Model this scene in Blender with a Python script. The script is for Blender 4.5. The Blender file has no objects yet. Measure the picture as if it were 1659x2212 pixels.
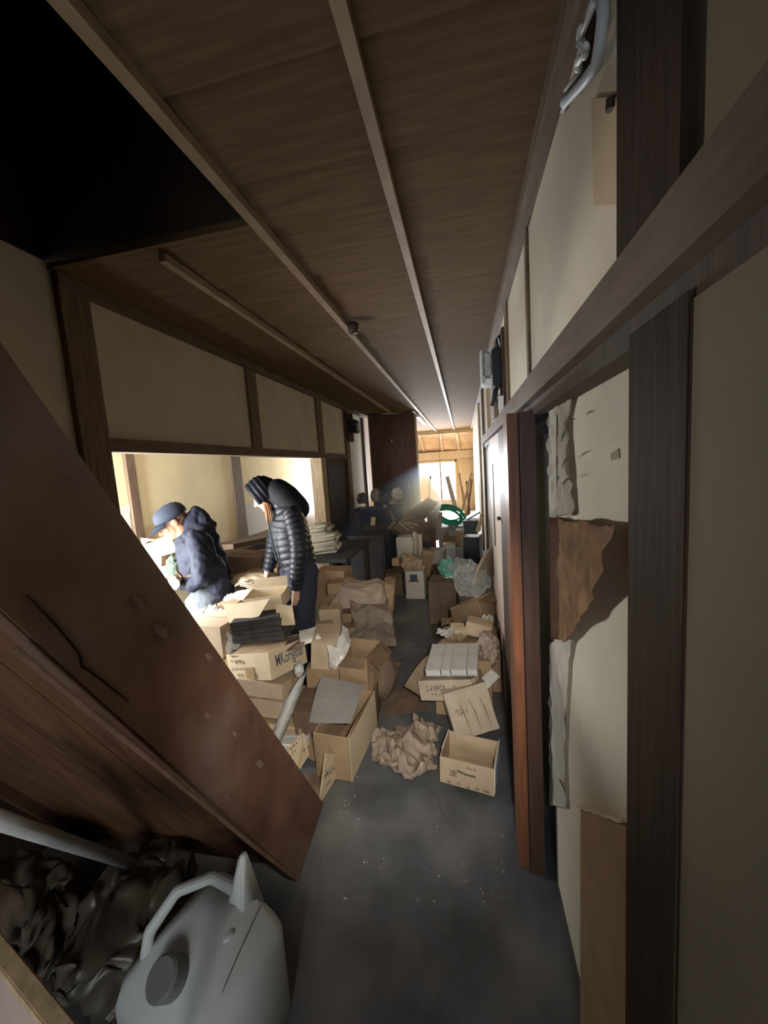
import bpy, bmesh, math, random
from mathutils import Vector, Matrix, Euler, noise
V = Vector
noise.seed_set(11)
R = math.radians
C = bpy.context.scene.collection
sc = bpy.context.scene

# ------------------------------------------------------------------ camera
CAM = V((0, 0, 1.55)); FPX = 840.0; CX, CY = 829.5, 1106.0
def _n(v): return v.normalized()
_fw = _n(V(((1000 - CX) / FPX, (998 - CY) / FPX, 1)))
_dn = _n(V((494 / FPX, 7315 / FPX, 1))); _dn = _n(_dn - _fw * _dn.dot(_fw))
_rt = _dn.cross(_fw)
cam_d = bpy.data.cameras.new('camera'); cam = bpy.data.objects.new('camera', cam_d); C.objects.link(cam)
cam_d.sensor_fit = 'HORIZONTAL'; cam_d.sensor_width = 36; cam_d.lens = FPX * 36 / 1659
cam_d.clip_start = 0.02
ax = [V((_rt[i], _fw[i], -_dn[i])) for i in range(3)]      # camera right, down, forward in the world
m = Matrix((ax[0], -ax[1], -ax[2])).transposed().to_4x4(); m.translation = CAM
cam.matrix_world = m
sc.camera = cam
def ray(u, v):
    d = V(((u - CX) / FPX, (v - CY) / FPX, 1)); return V((d.dot(_rt), d.dot(_fw), -d.dot(_dn)))
def W(u, v, X=None, Y=None, Z=None):
    r = ray(u, v)
    t = X / r.x if X is not None else Y / r.y if Y is not None else (Z - CAM.z) / r.z
    return CAM + r * t

# ------------------------------------------------------------------ world, lights, exposure
sc.view_settings.view_transform = 'Standard'; sc.view_settings.look = 'None'
sc.view_settings.exposure = 0.0; sc.view_settings.gamma = 1.0
sc.render.engine = 'CYCLES'
sc.cycles.use_denoising = True
sc.cycles.denoising_input_passes = 'RGB_ALBEDO_NORMAL'
sc.cycles.max_bounces = 8; sc.cycles.diffuse_bounces = 6; sc.cycles.volume_bounces = 0
sc.cycles.sample_clamp_indirect = 4.0
sc.cycles.caustics_reflective = False; sc.cycles.caustics_refractive = False
wd = bpy.data.worlds.new('World'); sc.world = wd; wd.use_nodes = True
bg = wd.node_tree.nodes['Background']; bg.inputs[0].default_value = (0.86, 0.93, 1.0, 1); bg.inputs[1].default_value = 3.0
def area(name, loc, target, sx, sy, power, col):
    d = bpy.data.lights.new(name, 'AREA'); d.shape = 'RECTANGLE'; d.size = sx; d.size_y = sy; d.energy = power; d.color = col
    o = bpy.data.objects.new(name, d); C.objects.link(o); o.location = loc
    o.rotation_euler = (V(target) - V(loc)).to_track_quat('-Z', 'Y').to_euler(); return o
area('daylight_far_window', (-0.85, 13.6, 1.15), (-0.3, 6.0, 0.4), 1.5, 1.3, 1450, (0.95, 0.96, 1.0))
bd = area('back_fill', (.10, -1.95, 1.50), (-0.42, 1.9, 0.30), .30, .7, 4, (1.0, 0.95, 0.88)); bd.data.spread = R(75)  # added fill behind the camera, no door known there
area('alcove_far_fill', (-2.35, 7.36, 1.1), (-2.6, 5.0, 1.3), .7, .9, 70, (0.96, 0.97, 1.0))  # added light out of view, evens out the alcove wall
area('alcove_near_fill', (-2.52, .99, 1.12), (-2.6, 3.2, 1.05), .5, 1.1, 130, (0.96, 0.97, 1.0))  # added light at the alcove's near end, its window is unseen
area('alcove_side_fill', (-2.83, 1.75, 1.15), (-1.4, 2.35, 1.0), 1.0, 1.0, 88, (0.96, 0.97, 1.0))  # added light kept hidden behind the stair, brightens man and pile
def spot(name, loc, d, power, ang, col, r=.02, blend=.7):
    l = bpy.data.lights.new(name, 'SPOT'); l.energy = power; l.spot_size = R(ang); l.spot_blend = blend; l.color = col; l.shadow_soft_size = r
    o = bpy.data.objects.new(name, l); C.objects.link(o); o.location = loc; o.rotation_euler = V(d).to_track_quat('-Z', 'Y').to_euler(); return o
TORCH = W(375, 1262, Y=2.28); TDIR = V((.80, -.58, .22)).normalized()
spot('torch_beam', TORCH + TDIR * .02, V((2.27, -1.22, .62)), 95, 31, (1.0, 0.97, 0.92), .02, .6)
spot('camera_fill', (.10, .04, 1.60), W(790, 1440, Y=2.3) - V((.10, .04, 1.60)), 150, 56, (1.0, 0.94, 0.84), .04, 1.0)  # fill light added beside the camera for the box fronts
pl = bpy.data.lights.new('torch_spill', 'POINT'); pl.energy = 9; pl.shadow_soft_size = 0.035; pl.color = (0.95, 0.97, 1.0)
plo = bpy.data.objects.new('torch_spill', pl); C.objects.link(plo); plo.location = TORCH + V((-.06, -.10, .03))

# ------------------------------------------------------------------ materials
MATS = {}
def mat(name, col, rough=0.8, var=0.25, scale=8.0, stretch=(1, 1, 1), bump=0.0, col2=None, spec=0.3, metal=0.0, coord='Object', dust=0.0):
    if name in MATS: return MATS[name]
    mt = bpy.data.materials.new(name); mt.use_nodes = True; nt = mt.node_tree; N = nt.nodes; L = nt.links
    b = N['Principled BSDF']; b.inputs['Roughness'].default_value = rough; b.inputs['Specular IOR Level'].default_value = spec
    b.inputs['Metallic'].default_value = metal
    tc = N.new('ShaderNodeTexCoord'); mp = N.new('ShaderNodeMapping'); mp.inputs['Scale'].default_value = stretch
    L.new(tc.outputs[coord], mp.inputs[0])
    nz = N.new('ShaderNodeTexNoise'); nz.inputs['Scale'].default_value = scale; nz.inputs['Detail'].default_value = 6; nz.inputs['Roughness'].default_value = 0.62
    L.new(mp.outputs[0], nz.inputs['Vector'])
    cr = N.new('ShaderNodeValToRGB'); cr.color_ramp.elements[0].position = 0.3; cr.color_ramp.elements[1].position = 0.72
    c2 = col2 or tuple(min(1, c * (1 + var)) for c in col); c1 = tuple(c * (1 - var) for c in col) if not col2 else col
    cr.color_ramp.elements[0].color = (*c1, 1); cr.color_ramp.elements[1].color = (*c2, 1)
    L.new(nz.outputs[0], cr.inputs[0]); out = cr.outputs[0]
    if dust > 0:
        n2 = N.new('ShaderNodeTexNoise'); n2.inputs['Scale'].default_value = 2.6; n2.inputs['Detail'].default_value = 8
        L.new(tc.outputs['Object'], n2.inputs['Vector'])
        r2 = N.new('ShaderNodeValToRGB'); r2.color_ramp.elements[0].position = 0.48; r2.color_ramp.elements[1].position = 0.75
        r2.color_ramp.elements[1].color = (dust, dust, dust, 1)
        L.new(n2.outputs[0], r2.inputs[0])
        mx = N.new('ShaderNodeMix'); mx.data_type = 'RGBA'; L.new(r2.outputs[0], mx.inputs[0]); L.new(out, mx.inputs[6]); mx.inputs[7].default_value = (0.30, 0.28, 0.25, 1)
        out = mx.outputs[2]
    L.new(out, b.inputs['Base Color'])
    if bump > 0:
        bp = N.new('ShaderNodeBump'); bp.inputs['Strength'].default_value = bump; bp.inputs['Distance'].default_value = 0.01
        L.new(nz.outputs[0], bp.inputs['Height']); L.new(bp.outputs[0], b.inputs['Normal'])
    MATS[name] = mt; return mt
def emis(name, col, s):
    mt = bpy.data.materials.new(name); mt.use_nodes = True; N = mt.node_tree.nodes; N.remove(N['Principled BSDF'])
    e = N.new('ShaderNodeEmission'); e.inputs[0].default_value = (*col, 1); e.inputs[1].default_value = s
    mt.node_tree.links.new(e.outputs[0], N['Material Output'].inputs[0]); return mt
def plastic(name, col, alpha, rough=0.15):
    mt = mat(name, col, rough, 0.1, 12, bump=0.15, spec=0.6); b = mt.node_tree.nodes['Principled BSDF']
    b.inputs['Alpha'].default_value = alpha; return mt

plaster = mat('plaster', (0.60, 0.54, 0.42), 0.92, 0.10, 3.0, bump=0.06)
plaster_shade = mat('shaded_plaster', (0.155, 0.13, 0.09), 0.92, 0.12, 3.0, bump=0.06)  # darker copy of plaster, falloff near the camera put into its colour
plaster_in = mat('plaster_alcove', (0.88, 0.78, 0.52), 0.92, 0.10, 2.2, bump=0.06)
plaster_lit = mat('lit_patch', (0.72, 0.72, 0.69), 0.92, 0.06, 5.0)
paper_wall = mat('fusuma_paper', (0.60, 0.56, 0.46), 0.9, 0.08, 4.0, bump=0.08)
ply = mat('ceiling_board', (0.148, 0.095, 0.050), 0.9, 0.25, 5.0, (0.6, 8, 1), 0.05, spec=.1)
batten = mat('ceiling_batten', (0.30, 0.21, 0.125), 0.7, 0.25, 6, (1, 1, 6), 0.05)
wood = mat('old_wood', (0.165, 0.115, 0.075), 0.75, 0.35, 7, (9, 9, 0.8), 0.1)
woodh = mat('old_wood_along', (0.15, 0.105, 0.07), 0.75, 0.35, 7, (9, 0.8, 9), 0.1)
wooddk = mat('dark_wood', (0.055, 0.036, 0.026), 0.6, 0.35, 7, (10, 10, 0.8), 0.08)
woodred = mat('red_brown_wood', (0.17, 0.066, 0.032), 0.5, 0.35, 7, (10, 10, 0.8), 0.06)
woodpale = mat('pale_wood', (0.47, 0.36, 0.23), 0.75, 0.25, 8, (8, 8, 0.8), 0.06)
stairm = mat('stair_wood', (0.125, 0.062, 0.04), 0.55, 0.35, 5, (6, 1.2, 1.2), 0.12, dust=0.35)
stairund = mat('stair_underside', (0.15, 0.075, 0.04), 0.7, 0.4, 5, (6, 1, 1), 0.1)
floorm = mat('floor_dusty', (0.106, 0.112, 0.118), 0.45, 0.35, 5, bump=0.10, spec=0.5, dust=0.5)
cardA = mat('cardboard', (0.45, 0.345, 0.235), 0.88, 0.12, 9, bump=0.05)
cardB = mat('cardboard_brown', (0.33, 0.225, 0.135), 0.88, 0.16, 7, bump=0.05)
cardC = mat('cardboard_pale', (0.60, 0.49, 0.33), 0.88, 0.10, 9, bump=0.05)
cardD = mat('cardboard_dark', (0.16, 0.11, 0.075), 0.9, 0.25, 7, bump=0.05)
cardG = mat('greyboard', (0.44, 0.425, 0.40), 0.85, 0.10, 9)
tapem = mat('packing_tape', (0.38, 0.26, 0.14), 0.35, 0.12, 12, spec=0.5)
paperw = mat('white_paper', (0.75, 0.73, 0.67), 0.85, 0.08, 10)
kraft = mat('kraft_paper', (0.40, 0.29, 0.18), 0.85, 0.18, 8, bump=0.08)
inkm = mat('ink', (0.09, 0.085, 0.085), 0.8, 0.2, 30)
inkf = mat('ink_faded', (0.22, 0.16, 0.105), 0.8, 0.2, 30)
blueink = mat('blue_print', (0.16, 0.36, 0.68), 0.7, 0.1, 20)
whitebag = plastic('white_plastic', (0.68, 0.68, 0.66), 1.0, 0.35)
clearbag = plastic('clear_plastic', (0.70, 0.72, 0.71), 0.30, 0.10)
greenbag = plastic('green_plastic', (0.20, 0.62, 0.48), 0.5, 0.15)
darkbag = plastic('dark_plastic', (0.075, 0.066, 0.048), 1.0, 0.4)
cloth = mat('rag_cloth', (0.30, 0.235, 0.18), 0.95, 0.3, 14, bump=0.2)
metalg = mat('grey_metal', (0.55, 0.56, 0.55), 0.5, 0.2, 10, metal=0.1)
metald = mat('dark_metal', (0.05, 0.055, 0.06), 0.5, 0.3, 10, metal=0.3)
whitem = mat('white_enamel', (0.72, 0.74, 0.74), 0.5, 0.1, 8)
canm = mat('jerrycan_plastic', (0.52, 0.57, 0.58), 0.45, 0.10, 5, bump=0.03)
canlid = mat('jerrycan_cap', (0.16, 0.17, 0.17), 0.5, 0.15, 8)
blackp = mat('black_plastic', (0.025, 0.027, 0.032), 0.4, 0.2, 8)
bluedk = mat('dark_painted_board', (0.075, 0.075, 0.085), 0.65, 0.25, 5)
skin = mat('skin', (0.33, 0.175, 0.105), 0.55, 0.12, 18)
skinf = mat('skin_fair', (0.62, 0.38, 0.27), 0.55, 0.08, 18)

# ------------------------------------------------------------------ mesh helpers
class MB:
    def __init__(s): s.b = bmesh.new()
    def box(s, c, size, rot=None, taper=1.0):
        M = rot if isinstance(rot, Matrix) else Euler([R(a) for a in rot]).to_matrix() if rot else Matrix.Identity(3)
        vs = []
        for z in (-1, 1):
            for y in (-1, 1):
                for x in (-1, 1):
                    k = taper if z > 0 else 1
                    vs.append(s.b.verts.new(V(c) + M @ V((x * size[0] / 2 * k, y * size[1] / 2 * k, z * size[2] / 2))))
        for f in ((0, 2, 3, 1), (4, 5, 7, 6), (0, 1, 5, 4), (2, 6, 7, 3), (0, 4, 6, 2), (1, 3, 7, 5)): s.b.faces.new([vs[i] for i in f])
        return s
    def bb(s, x0, x1, y0, y1, z0, z1): return s.box(((x0 + x1) / 2, (y0 + y1) / 2, (z0 + z1) / 2), (x1 - x0, y1 - y0, z1 - z0))
    def rings(s, rs, cap=True, closed=True):
        vr = [[s.b.verts.new(p) for p in r] for r in rs]; n = len(rs[0])
        for a, b in zip(vr, vr[1:]):
            for i in range(n if closed else n - 1):
                j = (i + 1) % n; s.b.faces.new((a[i], a[j], b[j], b[i]))
        if cap and closed: s.b.faces.new(vr[0][::-1]); s.b.faces.new(vr[-1])
        return s
    def tube(s, pts, r, n=8):
        pts = [V(p) for p in pts]; rs = []; up = V((0, 0, 1))
        rad = r if isinstance(r, (list, tuple)) else [r] * len(pts)
        t0 = (pts[1] - pts[0]).normalized(); u = t0.cross(up if abs(t0.z) < .9 else V((1, 0, 0))).normalized()
        for i, p in enumerate(pts):
            t = (pts[min(i + 1, len(pts) - 1)] - pts[max(i - 1, 0)]).normalized()
            u = (u - t * u.dot(t)).normalized(); w = t.cross(u)
            rs.append([p + (u * math.cos(a) + w * math.sin(a)) * rad[i] for a in [2 * math.pi * k / n for k in range(n)]])
        return s.rings(rs)
    def bar(s, a, b, w, h, up=(0, 0, 1)):
        a, b = V(a), V(b); t = (b - a); L = t.length; t.normalize(); u = V(up).cross(t)
        if u.length < 1e-4: u = V((1, 0, 0)).cross(t)
        u.normalize(); q = t.cross(u)
        return s.box((a + b) / 2, (w, L, h), Matrix((u, t, q)).transposed())
    def capsule(s, p, q, r1, r2, n=14):
        p, q = V(p), V(q); t = q - p; L = t.length
        t = t.normalized() if L > 1e-6 else V((0, 0, 1)); u = t.cross(V((0, 0, 1)) if abs(t.z) < .9 else V((1, 0, 0))).normalized(); w = t.cross(u); rs = []
        prof = [(-math.cos(a) * r1, math.sin(a) * r1, 0) for a in (0.15, .6, 1.1, math.pi / 2)] + [(L + math.sin(a) * r2, math.cos(a) * r2, 1) for a in (0, .5, 1.0, 1.42)]
        for d, r, _ in prof: rs.append([p + t * d + (u * math.cos(2 * math.pi * k / n) + w * math.sin(2 * math.pi * k / n)) * r for k in range(n)])
        return s.rings(rs)
    def chain(s, pts, rad, n=14):
        for i in range(len(pts) - 1): s.capsule(pts[i], pts[i + 1], rad[i], rad[i + 1], n)
        return s
    def ell(s, c, rx, ry, rz, M=None, nu=16, nv=10):
        M = M or Matrix.Identity(3); rs = []
        for j in range(1, nv):
            th = math.pi * j / nv
            rs.append([V(c) + M @ V((rx * math.sin(th) * math.cos(2 * math.pi * k / nu), ry * math.sin(th) * math.sin(2 * math.pi * k / nu), -rz * math.cos(th))) for k in range(nu)])
        return s.rings(rs)
    def sheet(s, grid, thick=0.002):
        g = [[s.b.verts.new(p) for p in row] for row in grid]; fs = []
        for a, b in zip(g, g[1:]):
            for i in range(len(a) - 1): fs.append(s.b.faces.new((a[i], a[i + 1], b[i + 1], b[i])))
        if thick: bmesh.ops.solidify(s.b, geom=fs, thickness=thick)
        return s
    def jit(s, amp, fr=6.0, seed=0.0, cuts=0):
        if cuts: bmesh.ops.subdivide_edges(s.b, edges=s.b.edges[:], cuts=cuts, use_grid_fill=True)
        for v in s.b.verts: v.co += noise.noise_vector(v.co * fr + V((seed, seed * 1.7, 3))) * amp
        return s
    def build(s, name, m, parent=None, smooth=False, loc=None, rot=None, bevel=0.0):
        if bevel: bmesh.ops.bevel(s.b, geom=s.b.edges[:], offset=bevel, segments=2, affect='EDGES', clamp_overlap=True)
        bmesh.ops.recalc_face_normals(s.b, faces=s.b.faces[:])
        me = bpy.data.meshes.new(name); s.b.to_mesh(me); s.b.free(); me.materials.append(m)
        if smooth: me.polygons.foreach_set('use_smooth', [True] * len(me.polygons))
        o = bpy.data.objects.new(name, me); C.objects.link(o)
        if parent: o.parent = parent
        if loc is not None: o.location = loc
        if rot is not None: o.rotation_euler = [R(a) for a in rot]
        return o
def tag(o, label, cat, group=None, kind=None):
    o['label'] = label; o['category'] = cat
    if group: o['group'] = group
    if kind: o['kind'] = kind
    return o
def empty(name, label, cat, loc=(0, 0, 0), rot=(0, 0, 0), group=None):
    o = bpy.data.objects.new(name, None); C.objects.link(o); o.location = loc; o.rotation_euler = [R(a) for a in rot]; o.empty_display_size = .1
    return tag(o, label, cat, group)
def struct(o): o['kind'] = 'structure'; return o
def S(name, m, *boxes, parent=None):
    b = MB()
    for q in boxes: b.bb(*q)
    o = b.build(name, m, parent)
    return struct(o) if not parent else o
def remesh(o, vox, smooth=6, fac=0.5):
    md = o.modifiers.new('r', 'REMESH'); md.mode = 'VOXEL'; md.voxel_size = vox; md.use_smooth_shade = True
    if smooth:
        sm = o.modifiers.new('s', 'SMOOTH'); sm.iterations = smooth; sm.factor = fac
    return o
def bake(o):
    dg = bpy.context.evaluated_depsgraph_get(); dg.update(); me = bpy.data.meshes.new_from_object(o.evaluated_get(dg))
    old = o.data; o.modifiers.clear(); o.data = me
    if not me.materials: me.materials.append(old.materials[0])
    return o
def blob(c, r, seed, amp=0.35, fr=2.2, flat=True, sub=4, ridge=True, M=None):
    b = MB(); bmesh.ops.create_icosphere(b.b, subdivisions=sub, radius=1.0); r = V(r) if not isinstance(r, float) else V((r, r, r))
    for v in b.b.verts:
        d = v.co.copy(); n1 = noise.noise(d * fr + V((seed, 0, 0))); n2 = noise.noise(d * fr * 2.7 + V((0, seed, 7))); n3 = noise.noise(d * fr * 6 + V((3, seed, 0)))
        k = 1 + amp * ((-abs(n1) * 2 + .5) + .5 * (-abs(n2) * 2 + .4) + .25 * n3 if ridge else n1 + .4 * n2)
        p = V((d.x * r.x, d.y * r.y, d.z * r.z)) * k
        if flat and p.z < -r.z * .75: p.z = -r.z * .75
        if M: p = M @ p
        v.co = p + V(c)
    return b

def crumple(c, r, seed, amp, fr=6.0, sub=5, fold=.9):
    b = MB(); bmesh.ops.create_icosphere(b.b, subdivisions=sub, radius=1.0)
    for v in b.b.verts:
        d = v.co.copy(); p = V((d.x * r[0], d.y * r[1], d.z * r[2])); q = p.copy(); s_ = V((seed, seed * .7, 0))
        for k, (f_, a_) in enumerate(((fr, amp), (fr * 2.3, amp * .55), (fr * 5, amp * .28))): q += noise.noise_vector(p * f_ + s_ * (k + 1)) * a_
        q.z += amp * fold * (abs(noise.noise(p * fr * 1.7 + s_)) * 2 - .4) * (1 if d.z > 0 else .2); q.z = max(q.z, -r[2] * .8 + .003 * d.z); v.co = q + V(c)
    return b
def paperball(c, r, seed):
    k = min(r[0], r[1], r[2] * 1.3); return crumple(c, r, seed, k * .38, .55 / k, 3, .5)
def qpanel(root, q, m, name, th=.005):
    o0 = V(root.location); n = (q[1] - q[0]).cross(q[3] - q[0]).normalized() * th
    b = MB(); b.rings([[p - o0 for p in q], [p - o0 - n for p in q]]); return b.build(name, m, root)
def qmarks(root, q, rows, m, seed):
    o0 = V(root.location); n = (q[1] - q[0]).cross(q[3] - q[0]).normalized(); rnd = random.Random(seed); b = MB()
    B = lambda s, t: (q[0] * (1 - s) * (1 - t) + q[1] * s * (1 - t) + q[2] * s * t + q[3] * (1 - s) * t) + n * .0015 - o0
    def st_(s0, s1, t0, t1): b.rings([[B(s0, t0), B(s1, t0), B(s1, t1), B(s0, t1)], [B(s0, t0) + n * .0006, B(s1, t0) + n * .0006, B(s1, t1) + n * .0006, B(s0, t1) + n * .0006]])
    for s0, s1, t0, t1, k in rows:
        w = (s1 - s0) / k
        for i in range(k):
            for _ in range(rnd.randint(3, 5)):
                a, c_ = s0 + w * (i + rnd.uniform(.05, .5)), t0 + (t1 - t0) * rnd.uniform(0, .7)
                if rnd.random() < .5: st_(a, a + w * .13, t0 + (t1 - t0) * rnd.uniform(0, .3), t0 + (t1 - t0) * rnd.uniform(.6, 1))
                else: st_(a, a + w * rnd.uniform(.25, .5), c_, c_ + (t1 - t0) * .14)
    return b.build('printed_marks', m, root)
Q = lambda *l: [W(u, v, Y=y) if y is not None else W(u, v, Z=.004) for u, v, y in l]

def sack(size, seed, amp=.03, fr=8, cuts=4):
    b = MB(); b.box((0, 0, 0), size, None, .82); b.jit(amp, fr, seed, cuts); b.jit(amp * .4, fr * 2.6, seed + 5); return b
def scrap(c, r, seed, n=9):
    k = max(r); rows = [[V(c) + V((r[0] * (2 * i / n - 1), r[1] * (2 * j / n - 1), 0)) + noise.noise_vector(V((i * .55, j * .55, seed))) * k * .55 + V((0, 0, r[2] * 1.2 * abs(noise.noise(V((i * .4, seed, j * .4))))))  for j in range(n + 1)] for i in range(n + 1)]
    return MB().sheet(rows, .0015)
# ------------------------------------------------------------------ the setting
CE = 2.55; XL = -1.85; XR = 0.31
S('floor', floorm, (-3.2, 1.4, -2.3, 16, -0.12, 0))
# ceiling of lapped boards, open over the stair
cb = MB(); seams = [1.6, 2.0, 2.27, 2.55, 2.95, 3.35, 3.75, 4.15, 4.55, 4.95, 5.35, 5.75, 6.15, 6.55, 6.95, 7.35, 7.75, 8.3, 8.9, 9.5, 10.1, 10.7, 11.3, 12.1]
near = [-2.3, -0.35, 0.0, 0.35, 0.68, 1.0, 1.335, 1.6]
for a, b in zip(near, near[1:]): cb.box(((-0.77 + 0.45) / 2, (a + b) / 2, CE + .015), (1.22, b - a + .03, .012), (-2.4, 0, 0))
cb.bb(-1.95, -0.77, -2.3, -0.25, CE, CE + .02)
for a, b in zip(seams, seams[1:]): cb.box((-0.75, (a + b) / 2, CE + .015), (2.4, b - a + .03, .012), (-2.4, 0, 0))
cb.bb(-2.2, 0.9, -2.4, -0.25, CE + .03, CE + .06); cb.bb(-.76, 0.9, -.25, 1.6, CE + .03, CE + .06); cb.bb(-2.2, 0.9, 1.6, 12.1, CE + .03, CE + .06)
struct(cb.build('ceiling', ply))
S('wall_stairwell', wooddk, (-1.95, -.74, 1.6, 1.64, CE + .06, 4.2), (-.74, -.70, -.3, 1.64, CE + .06, 4.2), (-1.95, -1.9, -.3, 1.64, CE + .06, 4.2), (-1.95, -.7, -.34, -.3, CE + .06, 4.2), (-1.95, -.7, -.34, 1.64, 4.2, 4.25))
for i, (x, y0, y1, w) in enumerate([(-0.215, -2.2, 11.9, .035), (-0.755, -2.2, 11.9, .04), (-1.265, 1.62, 7.3, .035)]):
    S('trim_%d' % (i + 1), batten, (x - w / 2, x + w / 2, y0, y1, CE - .03, CE + .005))
S('trim_4', woodh, (XR - .05, XR + .02, -2.2, 11.9, CE - .045, CE + .01))
S('trim_5', woodh, (XL - .02, XL + .04, 1.6, 7.4, CE - .05, CE + .01))
# left wall, alcove
S('wall_left_low', wooddk, (XL - .06, XL, -2.3, 1.66, 0, 1.3))  # dark lower wall, shade under the stair put into its colour
S('wall_left', plaster, (XL - .06, XL, -2.3, 1.66, 1.3, CE + .05), (XL - .06, XL, 1.66, 5.1, 1.76, CE + .05), (XL - .06, XL, 5.05, 6.2, 1.76, CE + .05), (XL - .06, XL, 6.2, 12.2, 0, CE + .05))
zl0 = W(216, 976, X=XL).z; zl1 = W(216, 946, X=XL).z
S('trim_6', wood, (XL - .08, XL + .035, 1.60, 1.755, 0, CE))
S('trim_7', woodh, (XL - .08, XL + .03, 1.755, 4.93, zl0, zl1))
S('trim_8', wood, (XL - .04, XL + .02, 3.24, 3.40, zl1, CE))
S('trim_9', woodpale, (XL - .13, XL + .025, 4.90, 5.08, 0, zl0))
S('trim_10', wood, (XL - .05, XL + .025, 4.90, 5.08, zl0, CE))
S('trim_11', wood, (XL - .05, XL + .03, 6.10, 6.30, 0, CE))
S('trim_12', wood, (XL - .05, XL + .03, 7.30, 7.42, 0, CE))
S('trim_13', woodh, (XL - .05, XL + .02, 5.08, 6.1, 1.72, 1.80))
d = S('door_1', wooddk, (XL - .05, XL - .01, 5.08, 6.1, 0, 1.72))
S('door_panel', bluedk, (XL - .012, XL - .004, 5.2, 5.95, .1, 1.62), parent=d)
XA = -2.85
S('wall_alcove_back', plaster_in, (XA - .06, XA, 2.3, 8.0, 0, 2.3), (XA - .06, XA, .6, 1.2, 0, 2.3), (XA - .06, XA, 1.2, 2.3, 0, .6), (XA - .06, XA, 1.2, 2.3, 1.7, 2.3))
S('fill_opening_3', wood, (XA - .05, XA + .01, 1.2, 1.23, .6, 1.7), (XA - .05, XA + .01, 2.27, 2.3, .6, 1.7), (XA - .05, XA + .01, 1.23, 2.27, .6, .63), (XA - .05, XA + .01, 1.23, 2.27, 1.67, 1.7))  # unseen framed opening added for the alcove side light
S('wall_alcove_near', plaster_in, (XA, XL - .06, .9, .96, 0, .55), (XA, XL - .06, .9, .96, 1.70, 2.3), (XA, -2.79, .9, .96, .55, 1.7), (-1.94, XL - .06, .9, .96, .55, 1.7))
w2 = S('fill_opening_2', wood, (-2.79, -2.76, .9, .96, .55, 1.7), (-1.97, -1.94, .9, .96, .55, 1.7), (-2.79, -1.94, .9, .96, .55, .58), (-2.79, -1.94, .9, .96, 1.67, 1.7))  # unseen framed opening added for the light at the near end
S('wall_alcove_far', plaster_in, (XA, XL - .06, 7.4, 7.46, 0, .6), (XA, XL - .06, 7.4, 7.46, 1.6, 2.3), (XA, -2.72, 7.4, 7.46, .6, 1.6), (-1.98, XL - .06, 7.4, 7.46, .6, 1.6))
S('wall_alcove_lid', ply, (XA - .06, XL - .05, .6, 8.0, 2.28, 2.34))
for i, (u0, u1) in enumerate([(271, 290), (499, 519)]):
    y0, y1 = W(u0, 1040, X=XA).y, W(u1, 1040, X=XA).y
    S('trim_%d' % (14 + i), wood, (XA, XA + .035, y0, y1, 0, 2.28))
# whitish shapes low on the alcove wall, daylight painted in as colour
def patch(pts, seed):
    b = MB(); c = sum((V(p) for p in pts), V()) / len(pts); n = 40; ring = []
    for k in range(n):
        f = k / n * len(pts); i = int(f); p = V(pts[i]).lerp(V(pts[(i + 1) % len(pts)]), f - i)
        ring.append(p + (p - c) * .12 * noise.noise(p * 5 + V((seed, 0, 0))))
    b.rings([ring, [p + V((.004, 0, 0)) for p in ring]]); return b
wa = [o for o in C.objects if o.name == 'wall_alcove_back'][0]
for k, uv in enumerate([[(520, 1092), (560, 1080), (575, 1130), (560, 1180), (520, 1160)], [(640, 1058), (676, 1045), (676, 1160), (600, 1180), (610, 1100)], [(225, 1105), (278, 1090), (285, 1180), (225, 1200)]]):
    patch([W(u, v, X=XA + .001) for u, v in uv], k).build('lit_patch', plaster_lit, wa)
# far cross wall: tall dark cabinet is an object; end of the house
S('wall_far', woodpale, (-3.2, W(898, 1000, Y=13).x, 13.0, 13.08, 0, 3.0), (W(986, 1000, Y=13).x, 1.4, 13.0, 13.08, 0, 3.0), (W(898, 1000, Y=13).x, W(986, 1000, Y=13).x, 13.0, 13.08, W(950, 996, Y=13).z, 3.0), (W(898, 1000, Y=13).x, W(986, 1000, Y=13).x, 13.0, 13.08, 0, .35))
S('wall_far_left', plaster, (-3.2, -3.1, 7.4, 13, 0, 3.0), (-3.2, -1.85, 12.1, 12.16, 2.4, 3.0))
S('wall_far_right', woodpale, (XR + .02, XR + .1, 8.8, 13, 0, 3.0))
S('wall_far_lid', woodpale, (-3.2, 1.4, 7.3, 13.1, 3.0, 3.05))
sl = MB(); p = [W(903, 934, Y=12.1), W(1030, 934, Y=12.1), W(1028, 976, Y=12.95), W(903, 976, Y=12.95)]
sl.rings([[q for q in p], [q + V((0, .02, .05)) for q in p]]); struct(sl.build('ceiling_slope', mat('ochre_board', (0.50, 0.33, 0.19), 0.8, 0.3, 3)))
for i, (u0, v0, u1, v1) in enumerate([(905, 934, 916, 974), (950, 934, 956, 974), (986, 934, 992, 974)]):
    b = MB(); b.bar(W(u0, v0, Y=12.08), W(u1, v1, Y=12.9), .07, .07); struct(b.build('trim_%d' % (20 + i), woodpale))
b = MB(); b.bb(-1.6, .42, 12.80, 12.95, W(950, 992, Y=12.9).z, W(950, 976, Y=12.9).z); struct(b.build('trim_23', woodpale))
b = MB(); b.bb(-1.6, .42, 12.02, 12.12, CE - .12, CE + .02); struct(b.build('trim_24', woodpale))
w1 = MB(); xw0, xw1 = W(898, 1000, Y=13).x, W(986, 1000, Y=13).x; zw = W(950, 996, Y=13).z
w1.bb(xw0, xw1, 12.96, 13.0, zw - .05, zw); w1.bb(xw1 - .05, xw1, 12.96, 13.0, .35, zw); w1.bb(xw0, xw0 + .05, 12.96, 13, .35, zw)
w1 = struct(w1.build('window_1', woodpale))
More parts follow.
